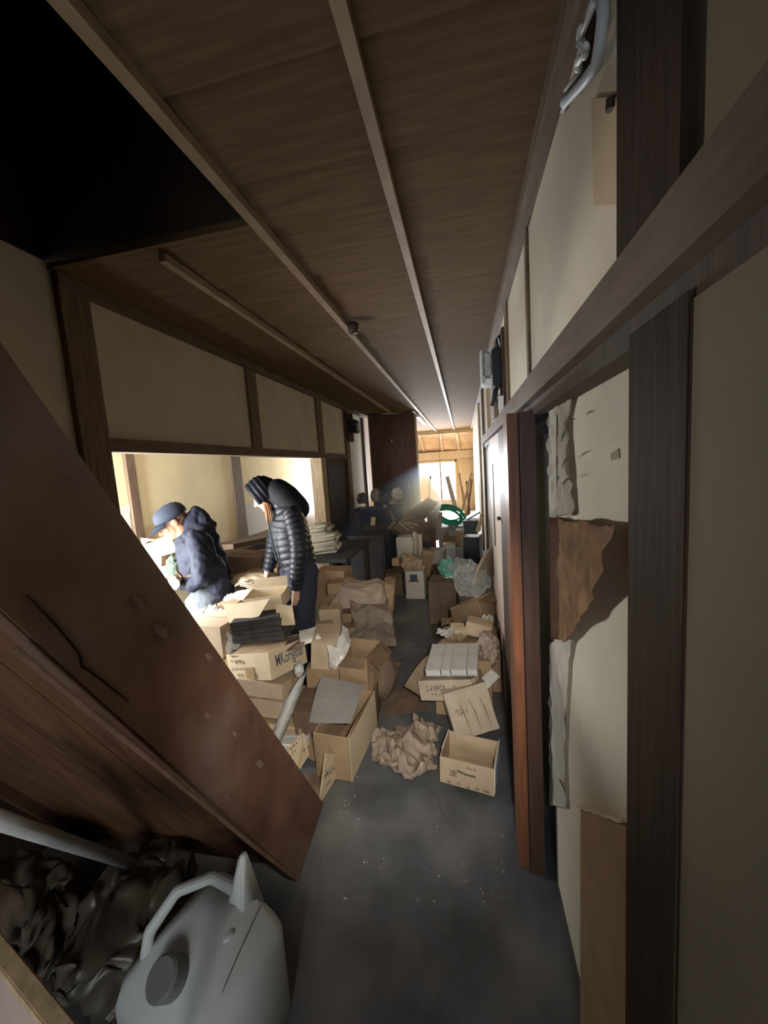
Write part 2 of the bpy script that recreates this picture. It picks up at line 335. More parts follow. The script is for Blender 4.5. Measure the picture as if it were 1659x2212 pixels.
xm = W(953, 1040, Y=13).x; S('window_mullion', wood, (xm - .02, xm + .02, 12.97, 13.01, .35, zw), parent=w1)
S('outside_ground', mat('outside_ground', (0.45, 0.43, 0.38), .9, .2, 3), (-8, 6, 13.1, 24, -.15, -.02))
S('outside_wall_board', mat('outside_ochre', (0.55, 0.36, 0.22), .8, .2, 3), (W(908, 1040, Y=15).x, W(930, 1040, Y=15).x, 15, 15.08, -.02, W(920, 1030, Y=15).z))
# right wall
S('wall_right_upper', plaster_shade, (XR, XR + .06, -2.3, .7, 1.69, CE + .05))
S('wall_right', plaster, (XR, XR + .06, .7, 8.8, 1.69, CE + .05), (XR + .0, XR + .06, 4.2, 8.8, 0, 1.7), (XR + .25, XR + .3, -2.3, 4.2, 0, 1.7))
S('wall_right_lid', wooddk, (XR, XR + .3, -2.3, 4.2, 1.70, 1.74))
S('wall_back', wooddk, (-2.0, -.95, -2.36, -2.3, 0, 2.7), (.25, .7, -2.36, -2.3, 0, 2.7), (-2.0, .7, -2.36, -2.3, 2.15, 2.7))
S('trim_30', mat('beam_wood', (0.115, 0.075, 0.052), .6, .35, 7, (9, .8, 9), .1, dust=.2), (.20, XR, -2.2, 4.25, 1.722, 1.79))
S('trim_31', wooddk, (.225, XR, -2.2, 4.2, 1.685, 1.722))
S('trim_32', mat('post_brown', (0.035, 0.022, 0.015), .8, .35, 7, (9, 9, .8), .1, spec=.08), (.22, XR + .02, .45, .588, 0, 1.7))
S('trim_33', MATS['post_brown'], (XR - .02, XR + .01, .62, .832, 1.78, CE))
S('trim_34', wood, (XR - .012, XR + .01, 1.85, 1.90, 1.78, CE))
S('trim_35', wood, (XR - .015, XR + .01, 2.62, 2.72, 1.78, CE))
S('trim_36', wood, (XR - .015, XR + .01, 3.45, 3.55, 1.78, CE))
S('trim_37', woodpale, (XR - .03, XR + .01, 4.5, 4.62, 0, CE))
S('trim_38', wood, (XR - .03, XR + .01, 5.6, 5.72, 0, CE))
S('trim_39', woodpale, (XR - .03, XR + .01, 6.9, 7.05, 0, CE))
S('wall_right_near', plaster_shade, (.222, .25, -2.2, .444, 0, 1.69))
S('trim_40', MATS['post_brown'], (.2215, .25, .4445, .4495, 0, 1.69))
# stack of sliding door edges
S('trim_41', woodred, (.148, .182, 1.38, 1.50, 0, 1.70))
S('trim_42', mat('door_edge_dark', (0.06, 0.03, 0.022), .55, .3, 7, (9, 9, .8), .08), (.186, .235, 1.36, 1.50, 0, 1.70))
S('trim_43', wooddk, (.182, .186, 1.39, 1.5, 0, 1.70))
d = S('door_2', wooddk, (.195, .22, 1.50, 2.25, 0, 1.70))
d = S('door_3', mat('door_pinkish', (0.50, 0.40, 0.32), .55, .15, 4, (6, 6, .8)), (.20, .225, 2.25, 3.05, 0, 1.70))
S('door_slot', wooddk, (.196, .203, 2.78, 2.84, .95, 1.52), parent=d)
S('door_4', mat('door_grey', (0.55, 0.51, 0.44), .6, .15, 4, (6, 6, .8)), (.235, .255, 3.05, 3.75, 0, 1.70))
S('door_5', wood, (.27, .29, 3.75, 4.2, 0, 1.70))
b = MB(); bmesh.ops.create_uvsphere(b.b, u_segments=12, v_segments=8, radius=.012)
b.build('door_knob', metald, bpy.data.objects['door_3'], loc=(.19, 2.32, W(1079, 1122, X=.19).z))
# papered sliding panel with torn paper and split veneer
XF = 0.275
f = S('door_6', paper_wall, (XF, XF + .02, .5, 1.36, 0, 1.70))
def pxsheet(grid, X, rip, fr, seed, thick=.0015, sub=6):
    rows = []; n, mcol = len(grid) - 1, len(grid[0]) - 1
    for i in range(n * sub + 1):
        row = []
        for j in range(mcol * sub + 1):
            a, b_ = i / sub, j / sub; i0, j0 = min(int(a), n - 1), min(int(b_), mcol - 1); s_, t_ = a - i0, b_ - j0
            q = [(grid[i0][j0], (1 - s_) * (1 - t_)), (grid[i0 + 1][j0], s_ * (1 - t_)), (grid[i0][j0 + 1], (1 - s_) * t_), (grid[i0 + 1][j0 + 1], s_ * t_)]
            u = sum(g[0] * k for g, k in q); v = sum(g[1] * k for g, k in q); x = sum((g[2] if len(g) > 2 else 0) * k for g, k in q)
            p = W(u, v, X=X - x); nn = noise.noise(V((p.y * fr, p.z * fr * .7, seed)))
            row.append(p + V((-abs(nn) * rip - rip * .2, noise.noise(p * 30) * .004, noise.noise(p * 25 + V((9, 0, 0))) * .006)))
        rows.append(row)
    return MB().sheet(rows, thick)
pxsheet([[(1198, 862), (1222, 850), (1248, 862)], [(1196, 930), (1218, 930), (1236, 910)], [(1196, 1000), (1215, 1005), (1240, 990)], [(1198, 1060), (1222, 1065), (1246, 1060)], [(1206, 1112), (1228, 1116), (1250, 1110)]], XF, .03, 26, 1, sub=10).build('torn_paper', paper_wall, f, True)
pxsheet([[(1186, 862), (1203, 855)], [(1186, 990), (1203, 985)], [(1187, 1115), (1203, 1118)]], XF - .012, .004, 8, 2).build('torn_paper', paperw, f, True)
vene = mat('split_veneer', (0.36, 0.22, 0.115), .7, .45, 6, (10, 2.2, 2.2), .15)
pxsheet([[(1212, 1120, 0), (1240, 1128, .004), (1268, 1126, .01), (1300, 1134, .02), (1335, 1136, .03)], [(1211, 1180, 0), (1236, 1190, .006), (1260, 1195, .012), (1290, 1205, .022), (1316, 1206, .03)], [(1211, 1250, 0), (1232, 1262, .006), (1252, 1272, .012), (1276, 1280, .02), (1292, 1284, .026)], [(1211, 1320, 0), (1226, 1330, .004), (1242, 1334, .008), (1254, 1340, .014), (1266, 1336, .018)], [(1212, 1378, 0), (1219, 1382, .002), (1227, 1386, .004), (1236, 1376, .008), (1243, 1352, .01)]], XF - .012, .018, 18, 5, .003, 8).build('torn_veneer', vene, f, True)
pxsheet([[(1187, 1116), (1213, 1122)], [(1188, 1250), (1213, 1255)], [(1190, 1382), (1216, 1378)]], XF - .014, .003, 9, 6, .004).build('torn_veneer', mat('veneer_dark', (0.13, 0.065, 0.035), .6, .35, 7, (9, 9, .8)), f, True)
pxsheet([[(1190, 1388), (1214, 1384), (1238, 1388)], [(1190, 1440), (1212, 1440), (1232, 1432)], [(1190, 1550), (1208, 1550), (1225, 1545)], [(1190, 1640), (1206, 1645), (1222, 1640)], [(1190, 1740), (1206, 1742), (1226, 1745)]], XF - .006, .012, 22, 8, sub=10).build('torn_paper', paperw, f, True)
for k, (u0, v0, u1, v1) in enumerate([(1226, 918, 1243, 905), (1212, 955, 1226, 925), (1213, 1008, 1238, 985), (1214, 1046, 1236, 1035), (1206, 1680, 1222, 1715), (1221, 1530, 1223, 1590)]):
    b = MB(); p0, p1 = W(u0, v0, X=XF - .032), W(u1, v1, X=XF - .032); b.tube([p0, p0.lerp(p1, .5) + V((0, .004, .006)), p1], [.0006, .003, .0006], 6); b.build('tear', inkm, f)
patch([W(u, v, X=XF - .002) for u, v in [(1318, 980), (1336, 968), (1338, 990), (1320, 995)]], 3).build('stain', mat('stain', (0.33, 0.28, 0.2), .9, .2, 20), f)
# ------------------------------------------------------------------ stair and things under it
SD = V((-.037, -.476, .878))                      # direction up the stair
fa, fb = V((-.709, 1.555, 0)), V((-.683, 1.205, 0))
st = empty('wooden_staircase', 'steep brown wooden staircase with scuffed side board rising at the left', 'staircase', (-.7, 1.38, 0))
def SP(p): return V(p) - V((-.7, 1.38, 0))
def stringer(off, m, name):
    b = MB(); o = V((off, 0, 0)); L = 2.95
    ring = lambda t: [SP(fa + SD * t + o), SP(fb + SD * t + o), SP(fb + SD * t + o + V((-.045, 0, 0))), SP(fa + SD * t + o + V((-.045, 0, 0)))]
    r0 = ring(0); n = 14
    b.rings([ring(L * k / n) for k in range(n + 1)]); return b.build(name, m, st, bevel=0.004)
stringer(0, stairm, 'side_board'); stringer(-.92, stairm, 'side_board')
b = MB(); dx = V((-.88, 0, 0)); pn = V((0, .03, .012))
for k in range(5):                                # underside boards run along the flight
    q0 = fb + V((-.05, .025, .02)) + dx * (k / 5); q1 = fb + V((-.05, .025, .02)) + dx * ((k + 1) / 5 - .006)
    b.rings([[SP(q0 + SD * t), SP(q1 + SD * t), SP(q1 + SD * t + pn), SP(q0 + SD * t + pn)] for t in (0.02, 2.9)])
b.build('underside_boards', stairund, st)
for k in range(12):                               # treads
    t = .18 + k * .225; c = (fa + fb) / 2 + SD * t + V((-.48, .02, 0))
    MB().box(SP(c), (.87, .24, .03)).build('tread', stairm, st)
b = MB()
cr = [W(56, 1284, X=-.75), W(120, 1350, X=-.745), W(170, 1412, X=-.735), W(176, 1436, X=-.73), W(225, 1475, X=-.728), W(278, 1516, X=-.722)]
def onstr(u, v):
    n = (fb - fa).cross(SD).normalized(); r = ray(u, v); t = (fa - CAM).dot(n) / r.dot(n); return CAM + r * t + V((.001, 0, 0))
cr = [onstr(u, v) for u, v in [(56, 1284), (120, 1350), (170, 1412), (176, 1440), (188, 1446), (230, 1478), (278, 1516)]]
b.tube([SP(p) for p in cr], [.0008, .002, .002, .003, .002, .002, .0008], 6); b.build('crack', mat('crack_dark', (0.012, 0.008, 0.006), .95, .1, 5, spec=0), st)
b = MB(); b.tube([SP(onstr(u, v)) for u, v in [(30, 1400), (160, 1508), (310, 1628), (420, 1722), (560, 1838), (640, 1900)]], .006, 6); b.jit(.003, 30, 2); b.build('edge_bead', mat('worn_edge', (0.19, 0.115, 0.08), .6, .3, 20), st)
sc_m = mat('scuff', (0.165, 0.105, 0.082), .8, .3, 30)
for k, (u, v, r) in enumerate([(345, 1362, .022), (560, 1650, .02), (300, 1300, .016), (450, 1420, .014), (490, 1720, .016), (445, 1545, .012), (600, 1790, .008), (505, 1585, .012)]):
    c = onstr(u, v) + V((.0006, 0, 0)); e1 = SD; e2 = (fb - fa).normalized()
    pts = [c + (e1 * math.cos(a) * 1.3 + e2 * math.sin(a) * .7) * r * (1 + .5 * noise.noise(V((math.cos(a) * 2, math.sin(a) * 2, k)))) for a in [2 * math.pi * i / 20 for i in range(20)]]
    b = MB(); b.rings([[SP(p) for p in pts], [SP(p + V((.0012, 0, 0))) for p in pts]]); b.build('scuff_mark', sc_m, st)

# pole
p0, p1 = W(-60, 1752, Y=.50), W(285, 1866, Y=.98)
pole = tag(MB().tube([p0, p0.lerp(p1, .5), p1], .017, 16).build('metal_pole', metalg, smooth=True), 'grey metal pole lying slanted under the staircase', 'pole')
# jerrycan
JC = V((-.75, .727, 0)); jc = empty('jerrycan', 'grey white plastic jerrycan standing on the floor under the stair edge', 'jerrycan', JC, (0, 0, -14))
def jr(z, x0, x1, y0, y1, k=.03): return [V((px, py, z)) for px, py in [(x1 - k, y0), (x1, y0 + k), (x1, y1 - k), (x1 - k, y1), (x0 + k, y1), (x0, y1 - k), (x0, y0 + k), (x0 + k, y0)]]
b = MB(); b.rings([jr(0, -.16, .15, -.10, .20), jr(.01, -.165, .155, -.11, .21), jr(.25, -.165, .155, -.11, .21), jr(.29, -.155, .14, -.095, .20), jr(.34, -.11, .085, -.02, .185, .02), jr(.37, -.07, .06, .05, .18, .012)])
b.build('body', canm, jc, bevel=.008, smooth=True)
b = MB(); b.rings([[V((.02, .10, .33)), V((.085, .10, .31)), V((.085, .195, .31)), V((.02, .195, .33))], [V((.03, .165, .47)), V((.045, .165, .465)), V((.045, .188, .465)), V((.03, .188, .47))]])
b.tube([(.03, .14, .39), (-.03, .12, .425), (-.10, .06, .415), (-.125, -.01, .36), (-.12, -.03, .31)], .016, 12); b.build('handle', canm, jc, bevel=.004, smooth=True)
MB().tube([(-.0, -.035, .325), (-.0, -.062, .362), (-.0, -.066, .368)], [.042, .042, .036], 24).build('cap', canlid, jc)
MB().ell((.075, .07, .352), .014, .016, .006).build('vent_plug', canm, jc, smooth=True)
MB().tube([(.10, .17, .345), (.112, .06, .318), (.128, -.03, .297), (.148, -.085, .26), (.150, -.095, .02)], .0016, 6).build('seam_line', inkm, jc)
# dark bags and plank
tag(crumple((-1.13, .90, .14), (.17, .22, .13), 3, .06, 7, 5, .4).build('plastic_bag', darkbag, smooth=True), 'dark dusty plastic bag slumped under the pole', 'bag')
tag(crumple((-1.45, .80, .20), (.12, .16, .20), 9, .06, 9, 5, .4).build('rag_bundle', mat('rag_dark', (0.12, 0.09, 0.07), .95, .3, 14), smooth=True), 'dark brown crumpled bundle beside the slumped plastic bag at the far left', 'bundle')
pe = [W(-40, 2010, Y=.40), W(185, 2290, Y=.34)]; pd = (pe[1] - pe[0]).normalized(); pe[0] = pe[0] - pd * .10
pb = empty('wooden_frame_board', 'pale wooden framed board leaning in the bottom left corner', 'board', V((pe[0].x, pe[0].y, 0))); pc = V(pb.location)
lo = [V((p.x - .10, p.y - .10, .012)) for p in pe]
b = MB(); b.bar(pe[0] - pc, pe[1] - pc, .022, .02); b.build('rail', woodpale, pb, bevel=.002)
for k in (0, 1):
    b = MB(); b.bar(pe[k] - pc, lo[k] - pc, .022, .02); b.build('stile', woodpale, pb, bevel=.002)
pn0 = (lo[0] - pe[0]).normalized() * .004
qpanel(pb, [pe[0].lerp(lo[0], .22), pe[1].lerp(lo[1], .22), pe[1] + pn0, pe[0] + pn0], mat('pinkish_panel', (0.42, 0.34, 0.30), .8, .12, 8), 'panel', .006)
# ------------------------------------------------------------------ cardboard boxes
def cbox(label, loc, rot, size, m=None, op=True, flaps=None, tape=None, name='cardboard_box', cat='box', jitter=.004, seed=1, t=.005, group=None):
    """flaps: {side: (angle, length)}  angle 0 outwards flat, 90 straight up, -70 hanging."""
    m = m or cardA; x, y, z = size; b = MB()
    if op:
        for q in ((-x/2, x/2, -y/2, -y/2 + t, -z/2, z/2), (-x/2, x/2, y/2 - t, y/2, -z/2, z/2), (-x/2, -x/2 + t, -y/2 + t, y/2 - t, -z/2, z/2), (x/2 - t, x/2, -y/2 + t, y/2 - t, -z/2, z/2), (-x/2 + t, x/2 - t, -y/2 + t, y/2 - t, -z/2, -z/2 + t)): b.bb(*q)
    else: b.box((0, 0, 0), size)
    if jitter: b.jit(jitter, 7, seed, 3 if not op else 2)
    o = b.build(name, m, None, loc=loc, rot=rot); tag(o, label, cat, group)
    if not op:
        MB().bb(-x/2 + .01, x/2 - .01, -.0015, .0015, z/2 - .001, z/2 + .0012).build('seam', inkf, o)
    for sd, (an, ln) in (flaps or {}).items():
        a = R(an); ca, sa = math.cos(a) * ln, math.sin(a) * ln; w = (x if sd in 'fb' else y) * .5 - .004
        if sd == 'f': h = lambda s, k: V((s * w * (1 - .06 * k), -y/2 - ca * k, z/2 + sa * k)); n = V((0, -sa, -ca))
        if sd == 'b': h = lambda s, k: V((s * w * (1 - .06 * k), y/2 + ca * k, z/2 + sa * k)); n = V((0, sa, -ca))
        if sd == 'l': h = lambda s, k: V((-x/2 - ca * k, s * w * (1 - .06 * k), z/2 + sa * k)); n = V((-sa, 0, -ca))
        if sd == 'r': h = lambda s, k: V((x/2 + ca * k, s * w * (1 - .06 * k), z/2 + sa * k)); n = V((sa, 0, -ca))
        n = n.normalized() * .004; fb_ = MB()
        fb_.sheet([[h(s, k) + n * (3 * math.sin(k * 3) * noise.noise(V((s, k, seed)))) for s in (-1, -.5, 0, .5, 1)] for k in (0, .33, .66, 1)], .004)
        fb_.build('flap', m, o)
    if tape == 'v':
        MB().bb(x/2 - .001, x/2 + .002, -.02, .02, -z/2, z/2).build('tape', tapem, o)
    if tape == 'f':
        MB().bb(-.022, .022, -y/2 - .003, -y/2 + .001, -z/2, z/2).build('tape', tapem, o)
    if tape == 't':
        MB().bb(-.025, .025, -y/2, y/2, z/2 - .001, z/2 + .002).build('tape', tapem, o)
    return o
def glyphs(o, side, size, rows, m=None, seed=1, name='printed_marks', off=.004):
    """rows of worn illegible printing: (u0,u1,v,height,count) in face fractions -.5...5"""
    m = m or inkm; x, y, z = size; rnd = random.Random(seed); b = MB()
    def put(u, v, w, h):
        if side == 'f': b.box((u, -y/2 - off, v), (w, .0008, h))
        elif side == 'r': b.box((x/2 + off, u, v), (.0008, w, h))
        elif side == 'l': b.box((-x/2 - off, u, v), (.0008, w, h))
        else: b.box((u, v, z/2 + off), (w, h, .0008))
    fw_ = y if side in 'rl' else x; fh = y if side == 't' else z
    for u0, u1, v, h, n in rows:
        cw = (u1 - u0) * fw_ / n; hh = h * fh
        for i in range(n):
            cx_ = u0 * fw_ + cw * (i + .5)
            for s in range(rnd.randint(3, 5)):
                if rnd.random() < .5: put(cx_ + rnd.uniform(-.3, .3) * cw, v * fh + rnd.uniform(-.2, .2) * hh, cw * .10, hh * rnd.uniform(.5, .95))
                else: put(cx_ + rnd.uniform(-.1, .1) * cw, v * fh + rnd.uniform(-.45, .45) * hh, cw * rnd.uniform(.4, .75), hh * .10)
    return b.build(name, m, o)
def lettering(o, s, M, height, m=None, name='lettering', shear=0.0, bold=.012, sx=1.0):
    cu = bpy.data.curves.new('t', 'FONT'); cu.body = s; cu.size = height; cu.align_x = 'CENTER'; cu.align_y = 'CENTER'; cu.offset = bold * height; cu.shear = shear; cu.extrude = .0004
    t = bpy.data.objects.new('t', cu); C.objects.link(t); dg = bpy.context.evaluated_depsgraph_get(); dg.update()
    me = bpy.data.meshes.new_from_object(t.evaluated_get(dg)); bpy.data.objects.remove(t)
    me.transform(M @ Matrix.Diagonal((sx, 1, 1, 1))); me.materials.clear(); me.materials.append(m or inkm)
    t = bpy.data.objects.new(name, me); C.objects.link(t); t.parent = o; return t
def face(side, size, off=.0045, u=0, v=0):
    x, y, z = size
    if side == 'f': return Matrix(((1, 0, 0, u), (0, 0, -1, -y/2 - off), (0, 1, 0, v), (0, 0, 0, 1)))
    if side == 'r': return Matrix(((0, 0, 1, x/2 + off), (1, 0, 0, u), (0, 1, 0, v), (0, 0, 0, 1)))
    if side == 't': return Matrix(((1, 0, 0, u), (0, 1, 0, v), (0, 0, 1, z/2 + off), (0, 0, 0, 1)))

# --- left pile, near the stair
sz = (.358, .292, .149)
mk = cbox('cardboard box with MK original lettering on its side, on top of a taped brown box', (-1.215, 2.05, .444), (-7, -12.2, -16.9), sz, cardC, True, {'l': (-60, .10)}, seed=2)
# slab serif feeling: narrow bold roman letters
lettering(mk, 'MKoriginal', face('r', sz, .006, .004, .012), .096, mat('ink_blue_black', (0.10, 0.115, 0.14), .8, .15, 30), sx=.53, bold=.003)
glyphs(mk, 'f', sz, [(-.42, -.05, .22, .16, 4), (-.42, 0, -.05, .12, 6), (-.3, .2, -.3, .14, 5)], inkf, 3)
MB().bb(-.02, .05, -sz[1]/2 - .007, -sz[1]/2 - .003, -sz[2]/2, .0).build('tape', tapem, mk)
sz2 = (.30, .22, .19)
um = cbox('closed brown cardboard box with tape strip, directly under the lettered box', (-1.165, 1.965, .290), (-8, 0, -6), sz2, cardA, False, tape='v', seed=3)
MB().bb(-.15, .15, -.113, -.109, .005, .012).build('fold_line', inkf, um)
for i, (z, dx_, mm, w) in enumerate([(.03, 0, cardG, .62), (.075, -.03, paperw, .58), (.115, .02, cardG, .6), (.15, -.02, kraft, .56)]):
    b = MB(); b.box((0, 0, 0), (w, .42, .04)).jit(.006, 5, i, 2)
    tag(b.build('paper_stack', mm, loc=(-1.2 + dx_, 2.0, z), rot=(0, 0, -6 + 4 * i)), ['bottom grey paper stack on the floor beneath the taped box', 'white paper stack second from the floor beneath the taped box', 'grey paper stack third from the floor beneath the taped box', 'brown paper stack directly under the taped box'][i], 'papers', 'paper stacks under the lettered box pile')
b = MB(); rows = []
for i in range(15):
    s = i / 14; p = W(602 + 62 * s ** .8, 1610 - 165 * s, Y=1.74 + .12 * s); q = W(578 + 48 * s ** 1.1, 1612 - 120 * s, Y=1.76 + .1 * s)
    rows.append([p, p.lerp(q, .5) + V((0, 0, .004)), q])
tag(b.sheet(rows, .004).build('paper_sheet', paperw, smooth=True), 'long white curled paper strip standing beside the taped box', 'paper')
# dark bundle and layer of loose sheets above the lettered box
for i in range(5):
    b = MB(); b.box((0, 0, 0), (.33 - .012 * i, .25, .025)).jit(.008, 6, 20 + i, 2)
    tag(b.build('dark_book', mat('dark_cover', (0.05, 0.045, 0.042), .7, .4, 9), loc=(-1.27 - .01 * i, 2.17, .565 + .029 * i), rot=(2, -3, 6 + 3 * i)), ['lowest dark flat book', 'second lowest dark flat book', 'middle dark flat book', 'second highest dark flat book', 'topmost dark flat book'][i] + ' in the stack above the lettered box', 'book', 'dark books above the lettered box')
for i, (u, v, Y, w, d, rz, mm) in enumerate([(600, 1395, 2.06, .34, .18, 14, cardD), (560, 1402, 2.02, .30, .16, -6, cardB), (640, 1383, 2.12, .22, .16, 22, kraft), (668, 1372, 2.16, .12, .18, 30, paperw)]):
    b = MB(); b.box((0, 0, 0), (w, d, .005)).jit(.014, 8, 30 + i, 3)
    tag(b.build('cardboard_sheet', mm, loc=W(u, v, Y=Y) + V((0, 0, .0)), rot=(3, -6, rz)), ['dark loose sheet sticking out over the lettered box', 'brown loose sheet at the front rim of the lettered box', 'kraft loose sheet behind the lettered box', 'white torn sheet at the right behind the lettered box'][i], 'sheet', 'loose sheets over the lettered box')
sz = (.25, .20, .09)
wo = cbox('pale open carton with splayed flaps on top of the dark books', (-1.30, 2.27, .745), (2, -3, 12), sz, cardC, True, {'b': (50, .07)}, seed=5)
def inner(root, quad, m, name):
    Mi = (Matrix.Translation(root.location) @ root.rotation_euler.to_matrix().to_4x4()).inverted(); n = (quad[1] - quad[0]).cross(quad[3] - quad[0]).normalized() * .005
    b = MB(); b.rings([[Mi @ p for p in quad], [Mi @ (p + n) for p in quad]]); return b.build(name, m, root)
inner(wo, Q((496, 1347, 2.06), (560, 1332, 2.09), (583, 1294, 2.17), (484, 1308, 2.14)), cardC, 'flap'); inner(wo, Q((608, 1352, 2.10), (638, 1350, 2.12), (632, 1310, 2.20), (590, 1302, 2.18)), cardC, 'flap')
for i, (u, v, Y, r, sd) in enumerate([(452, 1335, 2.28, (.11, .10, .075), 4), (490, 1382, 2.12, (.10, .08, .095), 8)]):
    tag(crumple(W(u, v, Y=Y), [q * .9 for q in r], sd, .04, 11, 5, .5).build('plastic_bag', whitebag, smooth=True), ['crumpled white plastic bag by the older man\'s legs', 'crumpled white plastic bag left of the dark books'][i], 'bag', 'white plastic bags on the left pile')
# supports under the bags
cbox('brown cardboard box hidden under the crumpled white plastic bags', (-1.68, 2.18, .22), (0, 0, 8), (.42, .4, .44), cardB, False, seed=41)
cbox('upper brown box between the floor box and the crumpled white bags', (-1.66, 2.18, .55), (0, 0, -4), (.36, .30, .2), cardA, False, seed=42)
cbox('big brown box standing behind the paper stacks under the pale open carton', (-1.46, 2.33, .27), (0, 0, 2), (.30, .15, .54), cardB, False, seed=43)
# middle column: box with white wrapping, standing box, grey sheet
sz = (.16, .26, .17)
b5 = cbox('brown cardboard box draped with a torn white wrapper, right of the lettered box', (-.885, 2.2, .465), (2, 6, 14), sz, cardA, False, seed=6)
rows = [[W(u, v, Y=Y) for u, v in r] for r, Y in [([(742, 1350), (750, 1356), (756, 1372)], 2.22), ([(728, 1392), (745, 1388), (757, 1392)], 2.06), ([(704, 1394), (732, 1402), (752, 1412)], 2.02), ([(712, 1418), (728, 1425), (738, 1428)], 2.0), ([(712, 1440), (718, 1444), (724, 1446)], 1.99)]]
b = MB(); b.sheet(rows, .002); bmesh.ops.subdivide_edges(b.b, edges=b.b.edges[:], cuts=3, use_grid_fill=True); b.jit(.012, 18, 3)
b = tag(b.build('wrapper', paperw, smooth=True), 'torn white wrapper hanging over the brown box', 'wrapper')
cbox('brown box under the box with the torn white wrapper', (-.90, 2.22, .19), (0, 0, 6), (.20, .26, .36), cardB, False, seed=44)
sz = (.19, .42, .235)
b7 = cbox('tall open cardboard box standing beside the clear floor, its pale side splayed', (-.69, 1.905, .122), (0, 0, -5), sz, cardB, True, {'r': (55, .03), 'b': (60, .1)}, seed=7)
MB().box((sz[0]/2 + .004, 0, 0), (.003, sz[1], sz[2])).build('side_panel', cardC, b7)
gs = empty('greyboard_sheets', 'grey board sheets leaning in the tall open box', 'sheets', W(705, 1560, Y=1.80))
gc = W(705, 1560, Y=1.80)
for i in range(3):
    o_ = V((.014 * i, .012 * i, -.010 * i)); q = [W(u, v, Y=y) - gc + o_ for u, v, y in [(667, 1561, 1.78), (744, 1561, 1.80), (776, 1478, 2.02), (694, 1461, 2.0)]]
    n_ = (q[1] - q[0]).cross(q[3] - q[0]).normalized(); mid = lambda a_, b_, k: a_.lerp(b_, k) + n_ * .018 * math.sin(k * 3.14)
    MB().sheet([[mid(q[0], q[3], k / 6).lerp(mid(q[1], q[2], k / 6), t / 4) for t in range(5)] for k in range(7)], .006).build('sheet', cardG, gs, smooth=False)
b8 = empty('cardboard_box', 'low open cardboard box with faded printing in front of the tall open box', 'box', (-.80, 1.66, 0))
qr = Q((689, 1741, None), (726, 1681, None), (730, 1628, 1.73), (704, 1628, 1.60)); qpanel(b8, qr, cardC, 'side_panel'); qmarks(b8, qr, [(.12, .8, .42, .68, 9), (.3, .6, .2, .32, 5), (.75, .95, .72, .95, 3)], inkm, 5)
qpanel(b8, Q((655, 1632, 1.80), (729, 1672, 1.735), (729, 1627, 1.74), (656, 1583, 1.83)), cardB, 'back_panel')
qf = Q((640, 1674, 1.66), (668, 1630, 1.78), (656, 1582, 1.80), (600, 1636, 1.66)); qpanel(b8, qf, cardC, 'flap'); qmarks(b8, qf, [(.25, .9, .30, .48, 10), (.15, .75, .62, .78, 6), (.4, .95, .82, .93, 5)], inkm, 6)
qb = Q((640, 1740, None), (691, 1741, None), (726, 1682, None), (660, 1665, None)); qpanel(b8, qb, cardD, 'bottom_panel')
cbox('grey brown closed box between the low printed box and the paper stacks', (-.90, 1.95, .13), (0, 0, 10), (.16, .24, .26), cardD, False, seed=45)
sz = (.12, .24, .2)
b9 = cbox('open carton with a curled tan flap behind the grey board sheets', (-.70, 2.25, .32), (0, 0, -8), (.22, .26, .22), cardB, True, {'r': (-40, .10), 'f': (-80, .06)}, seed=9)
cbox('brown box holding up the carton with the curled tan flap', (-.72, 2.27, .105), (0, 0, 5), (.26, .28, .2), cardD, False, seed=46)
tag(blob(W(646, 1448, Y=1.96), (.025, .03, .04), 5, .5, 3).build('foil_scrap', metalg, smooth=True), 'shiny crumpled foil scrap right of the taped box', 'foil')
tag(blob(W(818, 1458, Y=2.42) , (.13, .16, .155), 12, .16, 1.3, ridge=False).build('basket', cardD, smooth=True), 'rounded dark brown bag slumped on the floor right of the curled flap', 'bag')
# paper bags behind
tag(sack((.40, .26, .19), 21, .05, 6).build('paper_bag', mat('paper_bag_pinkish', (0.42, 0.33, 0.26), .85, .14, 8, bump=.06), loc=W(780, 1284, Y=3.0), rot=(6, 8, -12)), 'large creased paper sack lying on the heap behind the woman', 'paper bag')
tag(sack((.10, .18, .30), 25, .03, 8).build('paper_bag', cardB, loc=W(838, 1292, Y=3.12), rot=(0, 12, 10)), 'upright brown paper bag right of the creased paper sack', 'paper bag')
tag(sack((.36, .28, .30), 28, .07, 7, 5).build('crumpled_paper', mat('dim_paper', (0.22, 0.175, 0.135), .9, .3, 9), loc=W(800, 1345, Y=2.90) + V((0, .03, 0)), rot=(0, 0, 14)), 'dark crumpled paper heap on the floor below the creased sack', 'paper')
cbox('brown box under the creased paper sack', (-.98, 3.05, .20), (0, 0, 12), (.40, .34, .40), cardB, False, seed=47)
for i, (u, v, Y, s, rz, mm, lb) in enumerate([(738, 1265, 3.1, (.22, .16, .09), 10, cardB, 'flat brown box behind the dark trousers'), (722, 1240, 3.5, (.30, .2, .12), -6, cardB, 'brown carton under the edge of the long table'), (715, 1325, 2.75, (.16, .10, .10), 8, cardA, 'small upright brown carton right of the woman\'s knees'), (700, 1353, 2.5, (.12, .1, .05), 16, cardB, 'small brown flap of carton at the woman\'s feet')]):
    q = W(u, v, Y=Y); top = q.z + s[2] / 2 if i != 0 else q.z + s[2] / 2
    if i in (1, 2, 3): q.z = top / 2; s = (s[0], s[1], top - .002)
    cbox(lb, q, (0, 0, rz), s, mm, False, seed=50 + i)
cbox('floor carton at the woman\'s heels', (-.94, 2.84, .16), (0, 0, 6), (.2, .14, .34), cardB, False, seed=62)
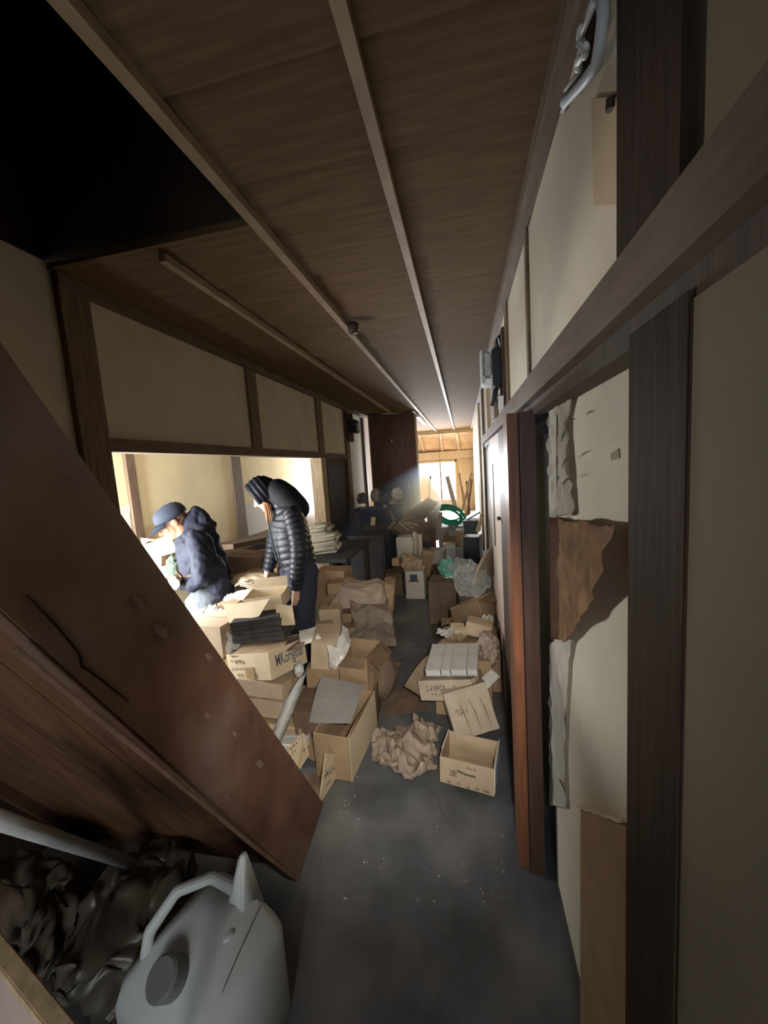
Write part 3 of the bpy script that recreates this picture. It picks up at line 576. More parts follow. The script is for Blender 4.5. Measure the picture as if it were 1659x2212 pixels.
# --- between and around the two people
cbox('brown box with a pale torn corner between the two people', W(535, 1214, Y=3.0), (0, 6, 8), (.34, .28, .15), cardD, False, seed=10)
b = blob(W(545, 1250, Y=2.75), (.19, .14, .05), 31, .15, 1.6); tag(b.build('paper_parcel', cardC, smooth=True), 'soft pale wrapped parcel below the box between the people', 'parcel')
for i in range(4):
    p, q = W(535 + 3 * i, 1254 + 5 * i, Y=2.62 - .03 * i), W(600, 1270 + 4 * i, Y=2.56 - .04 * i)
    b = MB(); b.bar(p, q, .09, .007); tag(b.build('slat', woodpale), ['topmost', 'second', 'third', 'lowest'][i] + ' thin pale slat fanned out under the woman\'s far hand', 'slat', 'thin slats under the woman\'s hand')
for i in range(3):
    p = W(508 + 12 * i, 1266 - i, Y=2.55); b = MB(); b.tube([p, p + V((.03, .05, .012))], .006, 8); tag(b.build('stick', paperw), ['leftmost', 'middle', 'rightmost'][i] + ' short white stick poking out beside the thin slats', 'stick', 'short white sticks beside the slats')
b = MB(); pc = W(532, 1287, Y=2.5); b.rings([[pc + V((math.cos(a) * r, math.sin(a) * r * .7, z)) for a in [2 * math.pi * k / 24 for k in range(24)]] for r, z in ((.085, -.03), (.11, -.028), (.10, .02), (.085, .03))]); tag(b.build('basin', whitem, smooth=False), 'upturned white basin between the thin slats and the pale open carton', 'basin')
tag(blob(W(500, 1296, Y=2.45), (.05, .05, .04), 35, .5, 3).build('plastic_bag', clearbag, smooth=True), 'small clear plastic bag at the left of the upturned basin', 'bag')
b = MB(); b.box((0, 0, 0), (.26, .2, .02)).jit(.02, 5, 4, 3); tag(b.build('cardboard_sheet', cardB, loc=W(560, 1304, Y=2.42), rot=(4, 6, 10)), 'warped brown cardboard sheet under the upturned basin', 'sheet')
cbox('large brown box under the warped cardboard sheet', (-1.66, 2.42, .34), (0, 0, 2), (.14, .16, .68), cardB, False, seed=48)
cbox('brown box propping the soft pale parcel', (-1.78, 3.05, .40), (0, 0, 0), (.5, .36, .78), cardB, False, seed=49)
# counter, long boards and boxes in the alcove
ct = empty('wooden_counter', 'long wooden counter along the lit alcove wall', 'counter', (-2.6, 4.0, 0))
MB().bb(-.24, .38, -1.2, 3.2, .72, .76).build('top', wood, ct)
for y in (-1.1, 1, 3.1): MB().bb(.30, .36, y - .03, y + .03, 0, .72).build('leg', wood, ct)
for i, (u0, v0, u1, v1, X, w) in enumerate([(478, 1182, 584, 1160, -2.3, .26), (482, 1208, 588, 1188, -2.2, .2)]):
    p, q = W(u0, v0, X=X), W(u1, v1, X=X); b = MB(); b.bar(p, q, w, .05); b.jit(.006, 4, i, 1)
    tag(b.build('board', wood if i == 0 else cardG), ['long weathered grey plank lying behind the people', 'second long board just under the weathered plank'][i], 'board', 'long boards behind the people')
for i, (u, v, Y, s, r, mm, lb, fl) in enumerate([
    (318, 1172, 3.0, (.30, .24, .13), (0, 14, 20), cardC, 'pale carton tipped open left of the capped man', {'r': (20, .1)}),
    (352, 1180, 2.85, (.22, .2, .14), (0, -12, 30), cardA, 'tan carton nearest the capped man\'s face', {'r': (60, .08)}),
    (330, 1205, 2.85, (.26, .22, .12), (0, 10, 14), cardA, 'tan carton in the middle of the stack left of the capped man', None),
    (345, 1232, 2.75, (.22, .2, .10), (0, 0, 24), cardC, 'pale crushed carton low in the stack left of the capped man', {'f': (-50, .06)}),
    (300, 1150, 3.2, (.18, .2, .07), (0, 14, 10), cardC, 'small pale lid at the top of the stack beside the alcove stud', None)]):
    cbox(lb, W(u, v, Y=Y), r, s, mm, bool(fl), fl, seed=70 + i)
tag(blob(W(378, 1225, Y=2.72), (.06, .06, .10), 40, .35, 2.4).build('green_bag', mat('olive_cloth', (0.10, 0.13, 0.10), .9, .3, 10), smooth=True), 'olive green bag with a pale cord in front of the capped man\'s chest', 'bag')
cbox('big supporting carton under the tipped cartons', (-2.5, 2.85, .46), (0, 0, 0), (.4, .5, .9), cardB, False, seed=78) if False else None
# white wrapped rolls on the table
tb = empty('long_table', 'low dark table carrying the white wrapped bundles', 'table', (-1.5, 4.35, 0))
MB().bb(-.28, .28, -.6, .45, .60, .64).build('top', bluedk, tb)
for sx in (-1, 1):
    for y in (-.5, .38): MB().bb(sx * .24 - .025, sx * .24 + .025, y - .025, y + .025, 0, .60).build('leg', wooddk, tb)
for i, (u, v, w) in enumerate([(700, 1207, .40), (702, 1184, .36), (694, 1160, .26)]):
    c = W(u, v, Y=4.1); b = MB(); b.box((0, 0, 0), (w, .3, .105)); bmesh.ops.bevel(b.b, geom=b.b.edges[:], offset=.035, segments=4, affect='EDGES'); b.jit(.006, 6, i)
    tag(b.build('wrapped_bundle', mat('cream_wrap', (0.62, 0.58, 0.46), .85, .08, 9), smooth=True, loc=(c.x, c.y, .645 + .053 + .108 * i), rot=(0, -3, 8 - 3 * i)), ['lowest', 'middle', 'topmost'][i] + ' cream wrapped bundle in the stack right of the hooded woman', 'bundle', 'cream wrapped bundles on the table')

# --- right pile
sz = (.255, .215, .127)
r1 = cbox('open cardboard box on bare floor, blue printed side, front of the right pile', (-.03, 1.80, .082), (-4, 2, -10), sz, cardA, True, None, seed=11)
glyphs(r1, 'f', sz, [(-.4, .45, -.36, .12, 5)], inkf, 9, off=.007); glyphs(r1, 'f', sz, [(-.35, -.1, .05, .3, 1), (.0, .2, .36, .10, 3)], inkf, 12, off=.007)
MB().tube([(-.04, -.1165, .022), (.0, -.1165, .012), (.045, -.1165, .012)], .003, 6).build('hand_slot', inkm, r1)
MB().box((sz[0]/2 + .003, 0, .012), (.003, sz[1], sz[2] * .98)).build('side_panel', paperw, r1); MB().box((sz[0]/2 + .006, .01, -.01), (.001, sz[1] * .5, .045), (18, 0, 0)).build('blue_print', blueink, r1)
MB().box((-sz[0]/2 - .001, .03, .03), (.003, sz[1] * .7, .08)).build('inner_flap', paperw, r1)
sz = (.235, .20, .235)
r2 = cbox('crumple faced cardboard carton leaning over the open front box', (-.03, 2.055, .205), (-20, -12, 15), sz, mat('cardboard_grey', (0.40, 0.335, 0.25), .88, .12, 9, bump=.05), False, seed=12)
glyphs(r2, 'f', sz, [(-.38, -.05, .05, .16, 3)], inkf, 20, off=.006)
for k in range(6):
    x0 = -.04 + .028 * k; MB().tube([(x0 - .012, -.105, .06 - .02 * (k % 2)), (x0, -.107, 0), (x0 + .006, -.105, -.10)], [.001, .0035, .001], 6).build('crease', [inkf, cardC][k % 2], r2)
sz = (.324, .207, .109)
r3 = cbox('carton with worn black print lying under the four grey books', (-.121, 2.16, .265), (-12.5, -12, -14.2), sz, mat('cardboard_grey2', (0.37, 0.305, 0.225), .88, .12, 9), False, seed=13)
glyphs(r3, 'f', sz, [(-.36, .02, .12, .3, 6), (.12, .22, .14, .22, 1), (-.3, .4, -.18, .12, 9)], inkm, 21, off=.006)
MB().box((sz[0]/2 + .003, -.04, 0), (.003, .10, .11)).build('side_panel', cardC, r3)
for i in range(4):
    w = [.082, .05, .085, .055][i]; x = -.20 + [0, .068, .137, .209][i]
    bk = empty('book', ['leftmost wide', 'narrow second', 'wide third', 'rightmost narrow'][i] + ' grey dusty book in the row on the right pile', 'book', (x, 2.15, .425 + .004 * i), (0, -3, -3), 'grey books in a row on the right pile')
    MB().box((0, 0, 0), (w * .94, .30, .026)).build('pages', mat('grey_pages', (0.46, 0.44, 0.41), .85, .1, 30), bk)
    b = MB(); b.box((0, 0, .016), (w, .31, .006)); b.box((0, 0, -.016), (w, .31, .006)); b.build('cover', mat('book_grey', (0.40, 0.375, 0.345), .85, .12, 9), bk)
cbox('support carton beneath the grey books at the back of the right pile', (-.05, 2.36, .19), (0, 0, -4), (.34, .22, .37), cardB, False, seed=80)
# curved sheet left of right pile
rows = []
for i in range(9):
    s = i / 8; rows.append([W(931 - 58 * s ** .7, 1412 + 70 * s, Y=2.32 - .12 * s), W(936 - 30 * s ** .8, 1430 + 72 * s, Y=2.3 - .12 * s), W(940 - 25 * s, 1455 + 60 * s, Y=2.24 - .12 * s)])
tag(MB().sheet(rows, .004).build('cardboard_sheet', cardA, smooth=True), 'curved tan cardboard sheet at the left edge of the right pile', 'sheet')
tag(MB().box((0, 0, 0), (.06, .2, .02)).jit(.004, 9, 3, 2).build('lath', paperw, loc=W(1052, 1472, Y=2.15), rot=(0, 30, -30)), 'pale splintered strip right of the grey books', 'strip')
# upper right pile
sz = (.26, .25, .15)
r6 = cbox('open carton with spread flaps tipped on its side, under the clear plastic bag', (.045, 3.0, .40), (-2, -24, -30), sz, cardB, True, {'l': (-62, .12), 'r': (-20, .13), 'f': (-70, .16)}, seed=14)
r7 = cbox('crushed brown carton on the crumpled papers of the right pile', (.06, 2.62, .42), (0, 10, -8), (.17, .12, .09), cardA, False, seed=15)
cbox('half crushed small carton left of the crushed brown carton', W(990, 1362, Y=2.65), (10, 8, 20), (.09, .09, .07), cardC, False, seed=16)
for i, (u, v, r, mm) in enumerate([(962, 1368, (.05, .05, .035), paperw), (985, 1378, (.05, .05, .03), cardC), (1054, 1340, (.035, .04, .035), paperw), (965, 1345, (.035, .05, .025), cardB)]):
    tag(scrap(W(u, v, Y=2.55 if v > 1350 else 2.75), r, 44 + i).build('crumpled_paper', mm), ['white torn paper scrap at the left on the right pile', 'pale crumpled paper below the white scrap', 'white crumpled paper by the door behind the crushed carton', 'brown paper scrap at the left tip of the right pile'][i], 'paper', 'crumpled papers on the right pile')
tag(MB().box((0, 0, 0), (.34, .26, .012)).jit(.025, 6, 9, 3).build('mat', cloth, loc=W(1010, 1400, Y=2.52), rot=(2, -6, 4)), 'brown fringed cloth under the crumpled papers', 'cloth')
tag(blob(W(1055, 1400, Y=2.35), (.06, .10, .09), 48, .4, 2.2).build('rag', cloth, smooth=True), 'brown rag hanging at the right of the grey books', 'rag')
cbox('large carton on the floor under the fringed cloth', (.0, 2.66, .18), (0, 0, 3), (.36, .28, .34), cardB, False, seed=81)
cbox('large carton on the floor beneath the tipped open carton', (.04, 3.05, .14), (0, 0, -6), (.34, .34, .28), cardB, False, seed=82)
# clear bag, green bag, curved board
tag(crumple(W(1018, 1255, Y=3.25), (.14, .12, .14), 51, .045, 9, 5, .4).build('plastic_bag', clearbag, smooth=True), 'clear plastic bag full of scraps against the right doors', 'bag')
tag(crumple(W(970, 1228, Y=3.6), (.10, .09, .08), 53, .035, 12, 5, .4).build('plastic_bag', greenbag, smooth=True), 'pale green plastic bag left of the clear bag', 'bag')
tag(crumple(W(1000, 1222, Y=3.5), (.13, .10, .05), 55, .04, 11, 5, .4).build('plastic_bag', clearbag, smooth=True), 'flat clear plastic bag on top of the full clear bag', 'bag')
b = MB(); prof = []
for k in range(20):
    a = math.pi * k / 19; prof.append((.20 * math.cos(a), .30 * math.sin(a)))
c = W(1050, 1245, Y=3.35)
b.rings([[V((0, x, z)) for x, z in prof], [V((.02, x, z)) for x, z in prof]]); tag(b.build('round_board', mat('tan_board', (0.44, 0.34, 0.24), .8, .12, 6), loc=c - V((.02, 0, .02)), rot=(0, 16, -32)), 'tan round topped board leaning against the right doors', 'board')
cbox('dark carton under the clear plastic bag', (.08, 3.45, .18), (0, 0, 4), (.34, .4, .36), cardD, False, seed=83)
cbox('dark floor box under the green plastic bag', (-.24, 3.75, .22), (0, 0, -4), (.26, .26, .42), cardD, False, seed=84)
# rag heap on the floor
rg = tag(crumple((0, 0, 0), (.15, .19, .045), 60, .055, 9, 6).build('rag_heap', cloth, smooth=True, loc=W(872, 1620, Z=.038), rot=(0, 0, 25)), 'frayed brown rag heap on the floor left of the open front box', 'rag')
tag(crumple(W(922, 1585, Z=.04), (.06, .08, .03), 63, .05, 9).build('rag', cloth, smooth=True), 'small frayed rag between the rag heap and the open front box', 'rag')
b = MB(); b.box((0, 0, 0), (.30, .3, .004)).jit(.012, 6, 4, 3); tag(b.build('cardboard_sheet', cardD, loc=W(870, 1510, Z=.012), rot=(0, 0, 20)), 'flat dark sheet on the floor behind the rag heap', 'sheet')
b = MB(); b.box((0, 0, 0), (.14, .10, .004)).jit(.01, 8, 5, 2); tag(b.build('paper_sheet', cardB, loc=W(845, 1435, Z=.01), rot=(0, 0, -20)), 'small brown paper flat on the floor left of the right pile', 'paper')
rnd = random.Random(4)
b = MB()
for k in range(70):
    u, v = rnd.uniform(650, 1090), rnd.uniform(1700, 1960)
    if rnd.random() < .5: u, v = 700 + rnd.gauss(30, 28), 1740 + rnd.gauss(0, 40)
    p = W(u, v, Z=.0); s = rnd.uniform(.0012, .0035)
    if p.x < -.66: continue
    b.box(p + V((0, 0, s / 2)), (s * rnd.uniform(1, 3), s * 1.5, s), (0, 0, rnd.uniform(0, 180)))
tag(b.build('plaster_crumbs', mat('crumbs', (0.40, 0.38, 0.35), .9, .2, 30)), 'plaster crumbs scattered over the dusty floor by the stair foot', 'crumbs', kind='stuff')
b = MB(); b.tube([W(u, v, Z=.001) for u, v in [(945, 1715), (950, 1735), (952, 1750), (962, 1768)]], .0018, 5); b.build('floor_crack', inkm, bpy.data.objects['floor'])

# --- middle distance
lb = cbox('white tall carton with a dark square label in mid corridor', (-.608, 4.5, .165), (0, 0, 0), (.218, .25, .328), mat('dusty_white_card', (0.52, 0.48, 0.42), .88, .08, 9), True, None, seed=17)
MB().box((-.01, -.132, .09), (.085, .002, .075)).build('label', mat('label_dark', (0.06, 0.075, 0.075), .7, .2, 20), lb); MB().box((-.01, -.132, .047), (.125, .002, .014)).build('label', MATS['label_dark'], lb)
tag(sack((.22, .2, .17), 66, .04, 8).build('paper_bag', kraft, loc=W(890, 1215, Y=4.5), rot=(10, 14, 20)), 'crumpled kraft paper bag stuffed into the labelled white carton', 'paper bag')
cbox('grey brown carton on the floor left of the labelled white carton', W(853, 1264, Y=4.6), (0, 0, 6), (.20, .22, .36), cardD, False, seed=18)
cbox('small pale carton on the grey brown carton', (W(857, 1214, Y=4.6).x, 4.6, .392), (0, 0, -8), (.09, .1, .09), cardB, False, seed=19)
cn = empty('square_can', 'white square metal can behind the kraft paper bag', 'can', (W(878, 1200, Y=5.3).x, 5.3, .10))
MB().box((0, 0, .30), (.23, .23, .36)).build('body', whitem, cn, bevel=.012); MB().tube([(0.05, 0, .48), (0.05, 0, .50)], .025, 12).build('cap', metalg, cn)
cbox('dark carton under the white square can', (W(878, 1230, Y=5.3).x, 5.3, .11), (0, 0, 0), (.3, .3, .215), cardD, False, seed=85)
for i in range(3):
    p = W(898 + 6 * i, 1226, Y=5.25); b = MB(); b.tube([(p.x, p.y, .02), (p.x + .01, p.y + .02, .64 - .02 * i)], .026, 10); tag(b.build('paper_roll', [paperw, cardG, paperw][i]), ['left', 'middle', 'right'][i] + ' upright roll beside the white square can', 'roll', 'upright rolls by the white can')
cbox('grey carton right of the upright rolls', W(945, 1213, Y=5.4), (0, 0, -3), (.22, .26, .36), cardG, False, seed=20)
cbox('dark box under the grey carton right of the rolls', (W(945, 1240, Y=5.4).x, 5.4, .09), (0, 0, 4), (.26, .28, .17), cardD, False, seed=86)
tag(scrap(W(936, 1280, Y=4.5), (.07, .08, .09), 70).build('crumpled_paper', cardG), 'white crumpled paper on the floor right of the labelled carton', 'paper')
tag(sack((.14, .16, .19), 72, .025, 10).build('sack', cardB, loc=W(962, 1280, Y=4.3)), 'small brown sack on the floor right of the white crumpled paper', 'sack')
tag(blob(W(940, 1252, Y=4.9), (.12, .12, .10), 74, .3, 2).build('dark_sack', darkbag, smooth=True), 'dark sack on the floor under the grey carton', 'sack')
cbox('brown carton wedged behind the labelled white carton', W(920, 1215, Y=4.9), (0, 14, 10), (.14, .16, .34), cardB, False, seed=21)
# dark chest and heap beside it
chs = empty('dark_chest', 'dark painted chest standing at the left in the hazy mid corridor', 'chest', (W(798, 1200, Y=5.2).x, 5.3, 0))
MB().bb(-.25, .25, -.22, .22, .0, .62).build('body', bluedk, chs); MB().bb(-.265, .265, -.235, .235, .62, .645).build('top', bluedk, chs); MB().bb(-.22, .22, -.232, -.22, .06, .56).build('door', mat('dark_painted_door', (0.085, 0.085, 0.10), .6, .2, 5), chs)
tk = empty('dark_shelf', 'dark shelf unit heaped with bags below the tall cabinet', 'shelf', (W(815, 1100, Y=6.4).x, 6.5, 0))
MB().bb(-.5, .45, -.2, .2, .84, .88).build('shelf_board', wooddk, tk); MB().bb(-.5, -.46, -.2, .2, 0, .84).build('side', wooddk, tk); MB().bb(.41, .45, -.2, .2, 0, .84).build('side', wooddk, tk); MB().bb(-.46, .41, .17, .2, 0, .84).build('back', wooddk, tk)
for i, (u, v, r, mm, lb_) in enumerate([(812, 1072, (.08, .08, .13), cloth, 'grey brown bag at the left on the dark shelf'), (858, 1068, (.085, .08, .11), whitebag, 'white plastic bag at the right on the dark shelf'), (835, 1078, (.09, .08, .10), darkbag, 'dark bag in the middle on the dark shelf'), (783, 1078, (.09, .08, .10), cloth, 'brown bag against the wall on the dark shelf'), (848, 1085, (.07, .07, .05), whitebag, 'small white bag in front on the dark shelf')]):
    tag(blob(W(u, v, Y=6.45), r, 90 + i, .35, 2.2).build('bag', mm, smooth=True), lb_, 'bag', 'bags on the dark shelf')
cbox('tall dark carton in front of the dark shelf', (W(812, 1142, Y=5.9).x, 5.9, .335), (0, 0, 8), (.4, .3, .67), mat('dim_card', (0.10, 0.09, 0.085), .9, .25, 7), False, seed=22)
tag(MB().box((0, 0, 0), (.07, .01, .13)).build('tag_card', paperw, loc=W(806, 1126, Y=5.72), rot=(-10, 8, 0)), 'small white card on the dark carton by the shelf', 'card')
tag(MB().box((0, 0, 0), (.05, .04, .05)).build('small_box', paperw, loc=(W(832, 1102, Y=6.36).x, 6.36, .906), rot=(0, 0, 10)), 'tiny white box at the front edge of the dark shelf', 'box')
# leaning heap in the middle
hp = mat('heap_board', (0.36, 0.33, 0.30), .85, .15, 6)
def poly(name, pts, Y, m, label, cat, th=.02, group=None):
    ps = [W(u, v, Y=Y + dy) for u, v, dy in pts]; n = (ps[1] - ps[0]).cross(ps[2] - ps[0]).normalized() * th
    return tag(MB().rings([ps, [p + n for p in ps]]).build(name, m), label, cat, group)
poly('board', [(872, 1112, -.2), (925, 1074, .3), (948, 1086, .3), (912, 1128, -.2)], 6.4, hp, 'wide grey board tilted on top of the mid corridor heap', 'board')
pk = poly('carton', [(846, 1140, -.1), (880, 1110, .2), (920, 1124, .2), (887, 1164, -.1)], 5.8, mat('carton_grey', (0.42, 0.37, 0.33), .88, .1, 8), 'tilted flat carton with white strips at the left of the heap', 'carton', .09)
for k in range(3):
    b = MB(); b.bar(W(862 + 9 * k, 1128 - 4 * k + 4 * k, Y=5.66), W(884 + 9 * k, 1146 - 6 * k, Y=5.62), .025, .02); b.build('white_strip', paperw, pk)
poly('board', [(924, 1106, 0), (956, 1106, .1), (952, 1165, 0), (932, 1172, -.1)], 6.1, hp, 'grey upright board at the right of the mid corridor heap', 'board', .05)
poly('carton', [(896, 1132, 0), (928, 1126, .1), (930, 1170, 0), (899, 1168, -.1)], 5.9, cardB, 'brown carton in the middle of the mid corridor heap', 'carton', .15)
p, q = W(835, 1148, Y=5.6), W(853, 1126, Y=5.7); tag(MB().bar(p, q, .03, .03).build('lath', woodpale), 'short pale lath sticking out left of the tilted carton', 'lath')
p, q = W(842, 1105, Y=5.9), W(852, 1124, Y=5.9); tag(MB().bar(p, q, .02, .02).build('lath', cardG), 'thin grey lath standing left of the tilted carton', 'lath')
cbox('dark bulky carton under the tilted mid corridor heap', (W(905, 1190, Y=6.1).x, 6.15, .28), (0, 0, 5), (.55, .5, .56), cardD, False, seed=23)
# tall dark cabinet
c0, c1 = V((-1.69, 7.22, 0)), V((-.84, 7.52, 0)); an = math.degrees(math.atan2(.30, .85))
tc_ = empty('tall_dark_cabinet', 'tall dark brown cabinet panel reaching the ceiling at the corridor bend', 'cabinet', (c0 + c1) / 2 + V((-.03, .10, 0)), (0, 0, an))
MB().bb(-.45, .42, -.1, .1, 0, CE - .01).build('body', mat('cabinet_brown', (0.095, 0.045, 0.035), .6, .25, 4, (6, 6, .7)), tc_); MB().bb(.42, .455, -.1, .1, 0, CE - .04).build('edge_post', woodpale, tc_)
for u, v, w_, h_ in ((885, 1050, .03, .10), (846, 952, .012, .05), (883, 1061, .02, .02)):  # white patches painted on as daylight showing through chinks
    lp = Matrix.Rotation(-R(an), 3, 'Z') @ (W(u, v, Y=7.38) - V(tc_.location)); MB().box((lp.x, -.102, lp.z), (w_, .004, h_), (0, 0, 0)).build('painted_chink', emis('daylight_chink%d' % u, (1, .98, .92), 1.2) if False else paperw, tc_)
# --- far right clutter
bs = mat('black_shell', (0.035, 0.037, 0.042), .35, .3, 8, spec=.6)
for i, (u, v, w_, h_, lb_) in enumerate([(1022, 1182, .24, .36, 'large black speaker like box standing on the floor by the right doors'), (1020, 1136, .20, .20, 'smaller black box on top of the large black box')]):
    c = W(u, v, Y=5.9); o = empty('black_box', lb_, 'box', c, (0, 0, -12)); MB().box((0, 0, 0), (w_, .3, h_)).build('body', bs, o, bevel=.01); MB().box((-w_ * .5 - .004, 0, 0), (.008, .3, h_)).build('edge', metalg, o); MB().box((0, -.152, 0), (w_ * .8, .006, h_ * .85)).build('front', metald, o)
cbox('dark box under the large black box', (W(1022, 1210, Y=5.9).x, 5.95, .055), (0, 0, 0), (.3, .3, .10), cardD, False, seed=87)
tag(MB().box((0, 0, 0), (.22, .3, .02)).build('board', metald, loc=W(1022, 1112, Y=5.9), rot=(0, -28, 0)), 'thin dark board tilted on the smaller black box', 'board')
tag(MB().box((0, 0, 0), (.05, .2, .24)).build('cardboard_sheet', cardC, loc=W(1036, 1130, Y=5.7), rot=(0, 20, 0)), 'pale carton panel leaning right of the black boxes', 'panel')
o = cbox('white printed carton standing in the bright part of the floor', W(972, 1198, Y=6.0), (0, 0, 0), (.18, .2, .34), whitem, False, seed=24); glyphs(o, 'f', (.18, .2, .34), [(0, .4, .3 - .1 * k, .05, 4) for k in range(6)], inkf, 30)
MB().box((0, 0, .178), (.2, .22, .012)).build('lid', woodpale, o)
cbox('brown speaker sized carton between white carton and black boxes', W(994, 1160, Y=6.1), (0, 0, 0), (.12, .24, .24), cardB, False, seed=25)
cbox('grey carton under the brown speaker sized carton', W(994, 1200, Y=6.05), (0, 0, 0), (.12, .24, .32), cardG, False, seed=26)
cbox('pale open carton behind the white printed carton', W(980, 1155, Y=6.6), (0, 0, 5), (.17, .2, .3), cardG, True, {'f': (-40, .06)}, seed=27)
cbox('floor carton behind the white printed carton', (W(980, 1190, Y=6.6).x, 6.62, .17), (0, 0, 0), (.3, .3, .33), cardB, False, seed=88)
# green hose coil
hs = []; c = W(970, 1112, Y=6.9); rr = random.Random(2)
for k in range(150):
    a = k * .29; rad = .21 + .035 * math.sin(k * .37) + .02 * rr.uniform(-1, 1) * 0; hs.append(c + V((math.cos(a) * rad * 1.15, .03 * math.sin(k * .21), math.sin(a) * rad * .62 - math.cos(a) * .05 + .03 * math.sin(k * .13))))
tag(MB().tube(hs, .016, 7).build('garden_hose', mat('hose_green', (0.03, 0.38, 0.25), .35, .2, 8, spec=.5), smooth=True), 'coiled green garden hose lying on the heap before the bright window', 'hose')
cbox('large dusty carton carrying the coiled green hose', (c.x + .02, 7.05, .22), (0, 0, 6), (.46, .5, .44), cardG, False, seed=89)
for i, (u0, v0, u1, v1, m_, w_) in enumerate([(1018, 1022, 985, 1095, woodpale, .05), (1019, 1035, 1004, 1112, wood, .05), (992, 1022, 1010, 1110, woodpale, .04), (998, 1050, 1014, 1112, woodpale, .04), (1008, 1040, 1016, 1108, wood, .05), (966, 1030, 985, 1092, cardG, .09)]):
    p, q = W(u0, v0, Y=9.2 + .1 * i), W(u1, v1 + 10, Y=8.6 + .05 * i); q.z = 0.02 if i < 5 else q.z; b = MB().bar(p, q, w_, .03, (0, 1, 0))
    tag(b.build('pole', m_), ['longest pale pole crossing the end window', 'dark pole leaning at the right of the end window', 'thin pale stick leftmost of the fan of poles', 'thin pale stick in the middle of the fan of poles', 'short dark stick in the fan of poles', 'broad grey board leaning before the end window'][i], 'pole', 'leaning poles at the corridor end')
p, q = W(919, 1085, Y=10), W(930, 1028, Y=10.2); p.z = .0; tag(MB().bar(p, q, .04, .03, (0, 1, 0)).build('stick', wood), 'slanted stick leaning at the left of the end window', 'stick')
b = MB(); b.tube([W(948, 932, Y=11.95), W(950, 990, Y=11.95), W(951, 1030, Y=11.9)], .008, 6); tag(b.build('thin_cord', wood), 'thin cord hanging from the ceiling before the end window', 'cord')

# --- wiring and fittings
mt_ = empty('electric_meter', 'old electric meter on a dark board high on the right wall', 'meter', (XR, W(1090, 795, X=XR).y, W(1090, 795, X=XR).z)); my, mz = mt_.location.y, mt_.location.z
print('METER', my, mz)
MB().bb(-.025, 0, -.11, .11, -.26, .24).build('backboard', wooddk, mt_); MB().bb(-.085, -.025, -.07, .08, -.13, .13).build('body', blackp, mt_, bevel=.01)
MB().bb(-.15, -.085, -.06, .06, -.06, .11).build('glass_cover', mat('meter_glass', (0.40, 0.42, 0.42), .12, .4, 14, spec=.7), mt_, bevel=.012); MB().bb(-.15, -.085, -.06, .06, -.115, -.065).build('terminal_cover', whitem, mt_, bevel=.006); MB().bb(-.162, -.15, -.065, .065, -.10, .12).build('bezel', metalg, mt_)
b = MB(); b.tube([(-.04, -.02, .12), (-.05, -.02, .19), (-.03, 0, .22), (-.02, .02, .16)], .008, 8); b.tube([(-.05, .02, -.12), (-.07, .03, -.2), (-.05, -.02, -.24), (-.03, -.04, -.17), (-.03, -.02, -.12)], .008, 8); b.tube([(-.06, .05, -.12), (-.09, .06, -.24)], .012, 8); b.build('cables', blackp, mt_, smooth=True)
MB().box((-.04, -.09, -.24), (.03, .04, .09), (20, 0, 0)).build('fuse_holder', whitem, mt_)
cdm = empty('hanging_tag', 'brown wooden tag hanging on a cord below the electric meter', 'tag', W(1068, 870, X=.25)); MB().bb(-.012, .012, -.10, .10, -.115, .115).build('tag_plate', mat('tag_brown', (0.20, 0.15, 0.12), .8, .2, 12), cdm); MB().tube([(0, 0, .11), (0, .02, .28)], .008, 6).build('cord', wood, cdm); MB().tube([(0, 0, -.11), (0, .01, -.36)], .005, 6).build('lower_cord', paperw, cdm)
lm = empty('fuse_box', 'small dark fuse box on the left wall stud beyond the alcove', 'fuse box', W(752, 925, X=XL + .03)); MB().bb(0, .04, -.16, .16, -.22, .24).build('backboard', wooddk, lm); MB().bb(.04, .16, -.10, .12, -.09, .12).build('body', blackp, lm, bevel=.01); MB().bb(.16, .19, -.07, .09, -.06, .06).build('cover', metalg, lm); MB().tube([(.08, 0, .12), (.07, .02, .24), (.03, .04, .20)], .012, 8).build('cable', blackp, lm)
# conduit cluster top right
ppx = [(1300, -30), (1296, 40), (1284, 110), (1292, 60)]
wb = empty('conduit_pipes', 'grey conduit pipes and wires bunched under the ceiling at upper right', 'pipes', (0, 0, 0))
MB().tube([W(u, v, X=.285) for u, v in [(1300, -40), (1303, 30), (1297, 90), (1288, 140), (1262, 175), (1235, 205), (1219, 222)]], .011, 10).build('pipe', mat('conduit_grey', (0.42, 0.46, 0.48), .5, .15, 8), wb, smooth=True)
b = MB(); b.tube([W(u, v, X=.28) for u, v in [(1290, -30), (1270, 30), (1258, 70), (1262, 100), (1248, 130), (1255, 150), (1222, 195)]], .005, 8); b.tube([W(u, v, X=.27) for u, v in [(1282, 10), (1262, 62), (1250, 95), (1268, 108), (1246, 140)]], .006, 8); b.build('wires', metalg, wb, smooth=True)
for u, v in ((1254, 72), (1264, 110), (1248, 138)):
    MB().ell(W(u, v, X=.272), .008, .012, .014).build('insulator', whitem, wb, smooth=True)
MB().tube([W(1300, -40, X=.292), W(1262, 150, X=.298), W(1217, 232, X=.30)], .012, 8).build('cover_strip', wooddk, wb)
pn_ = empty('paper_notepad', 'yellowed blank paper sheet hung on the upper right wall', 'paper', (0, 0, 0))
q = [W(u, v, X=XR - .008) for u, v in [(1277, 213), (1357, 208), (1355, 440), (1282, 445)]]; MB().rings([q, [p + V((.006, 0, 0)) for p in q]]).build('sheet', mat('yellow_paper', (0.50, 0.39, 0.26), .9, .08, 6), pn_)
MB().tube([W(1320, 212, X=XR - .012), W(1319, 238, X=XR - .012)], .009, 8).build('nail_knot', wooddk, pn_)
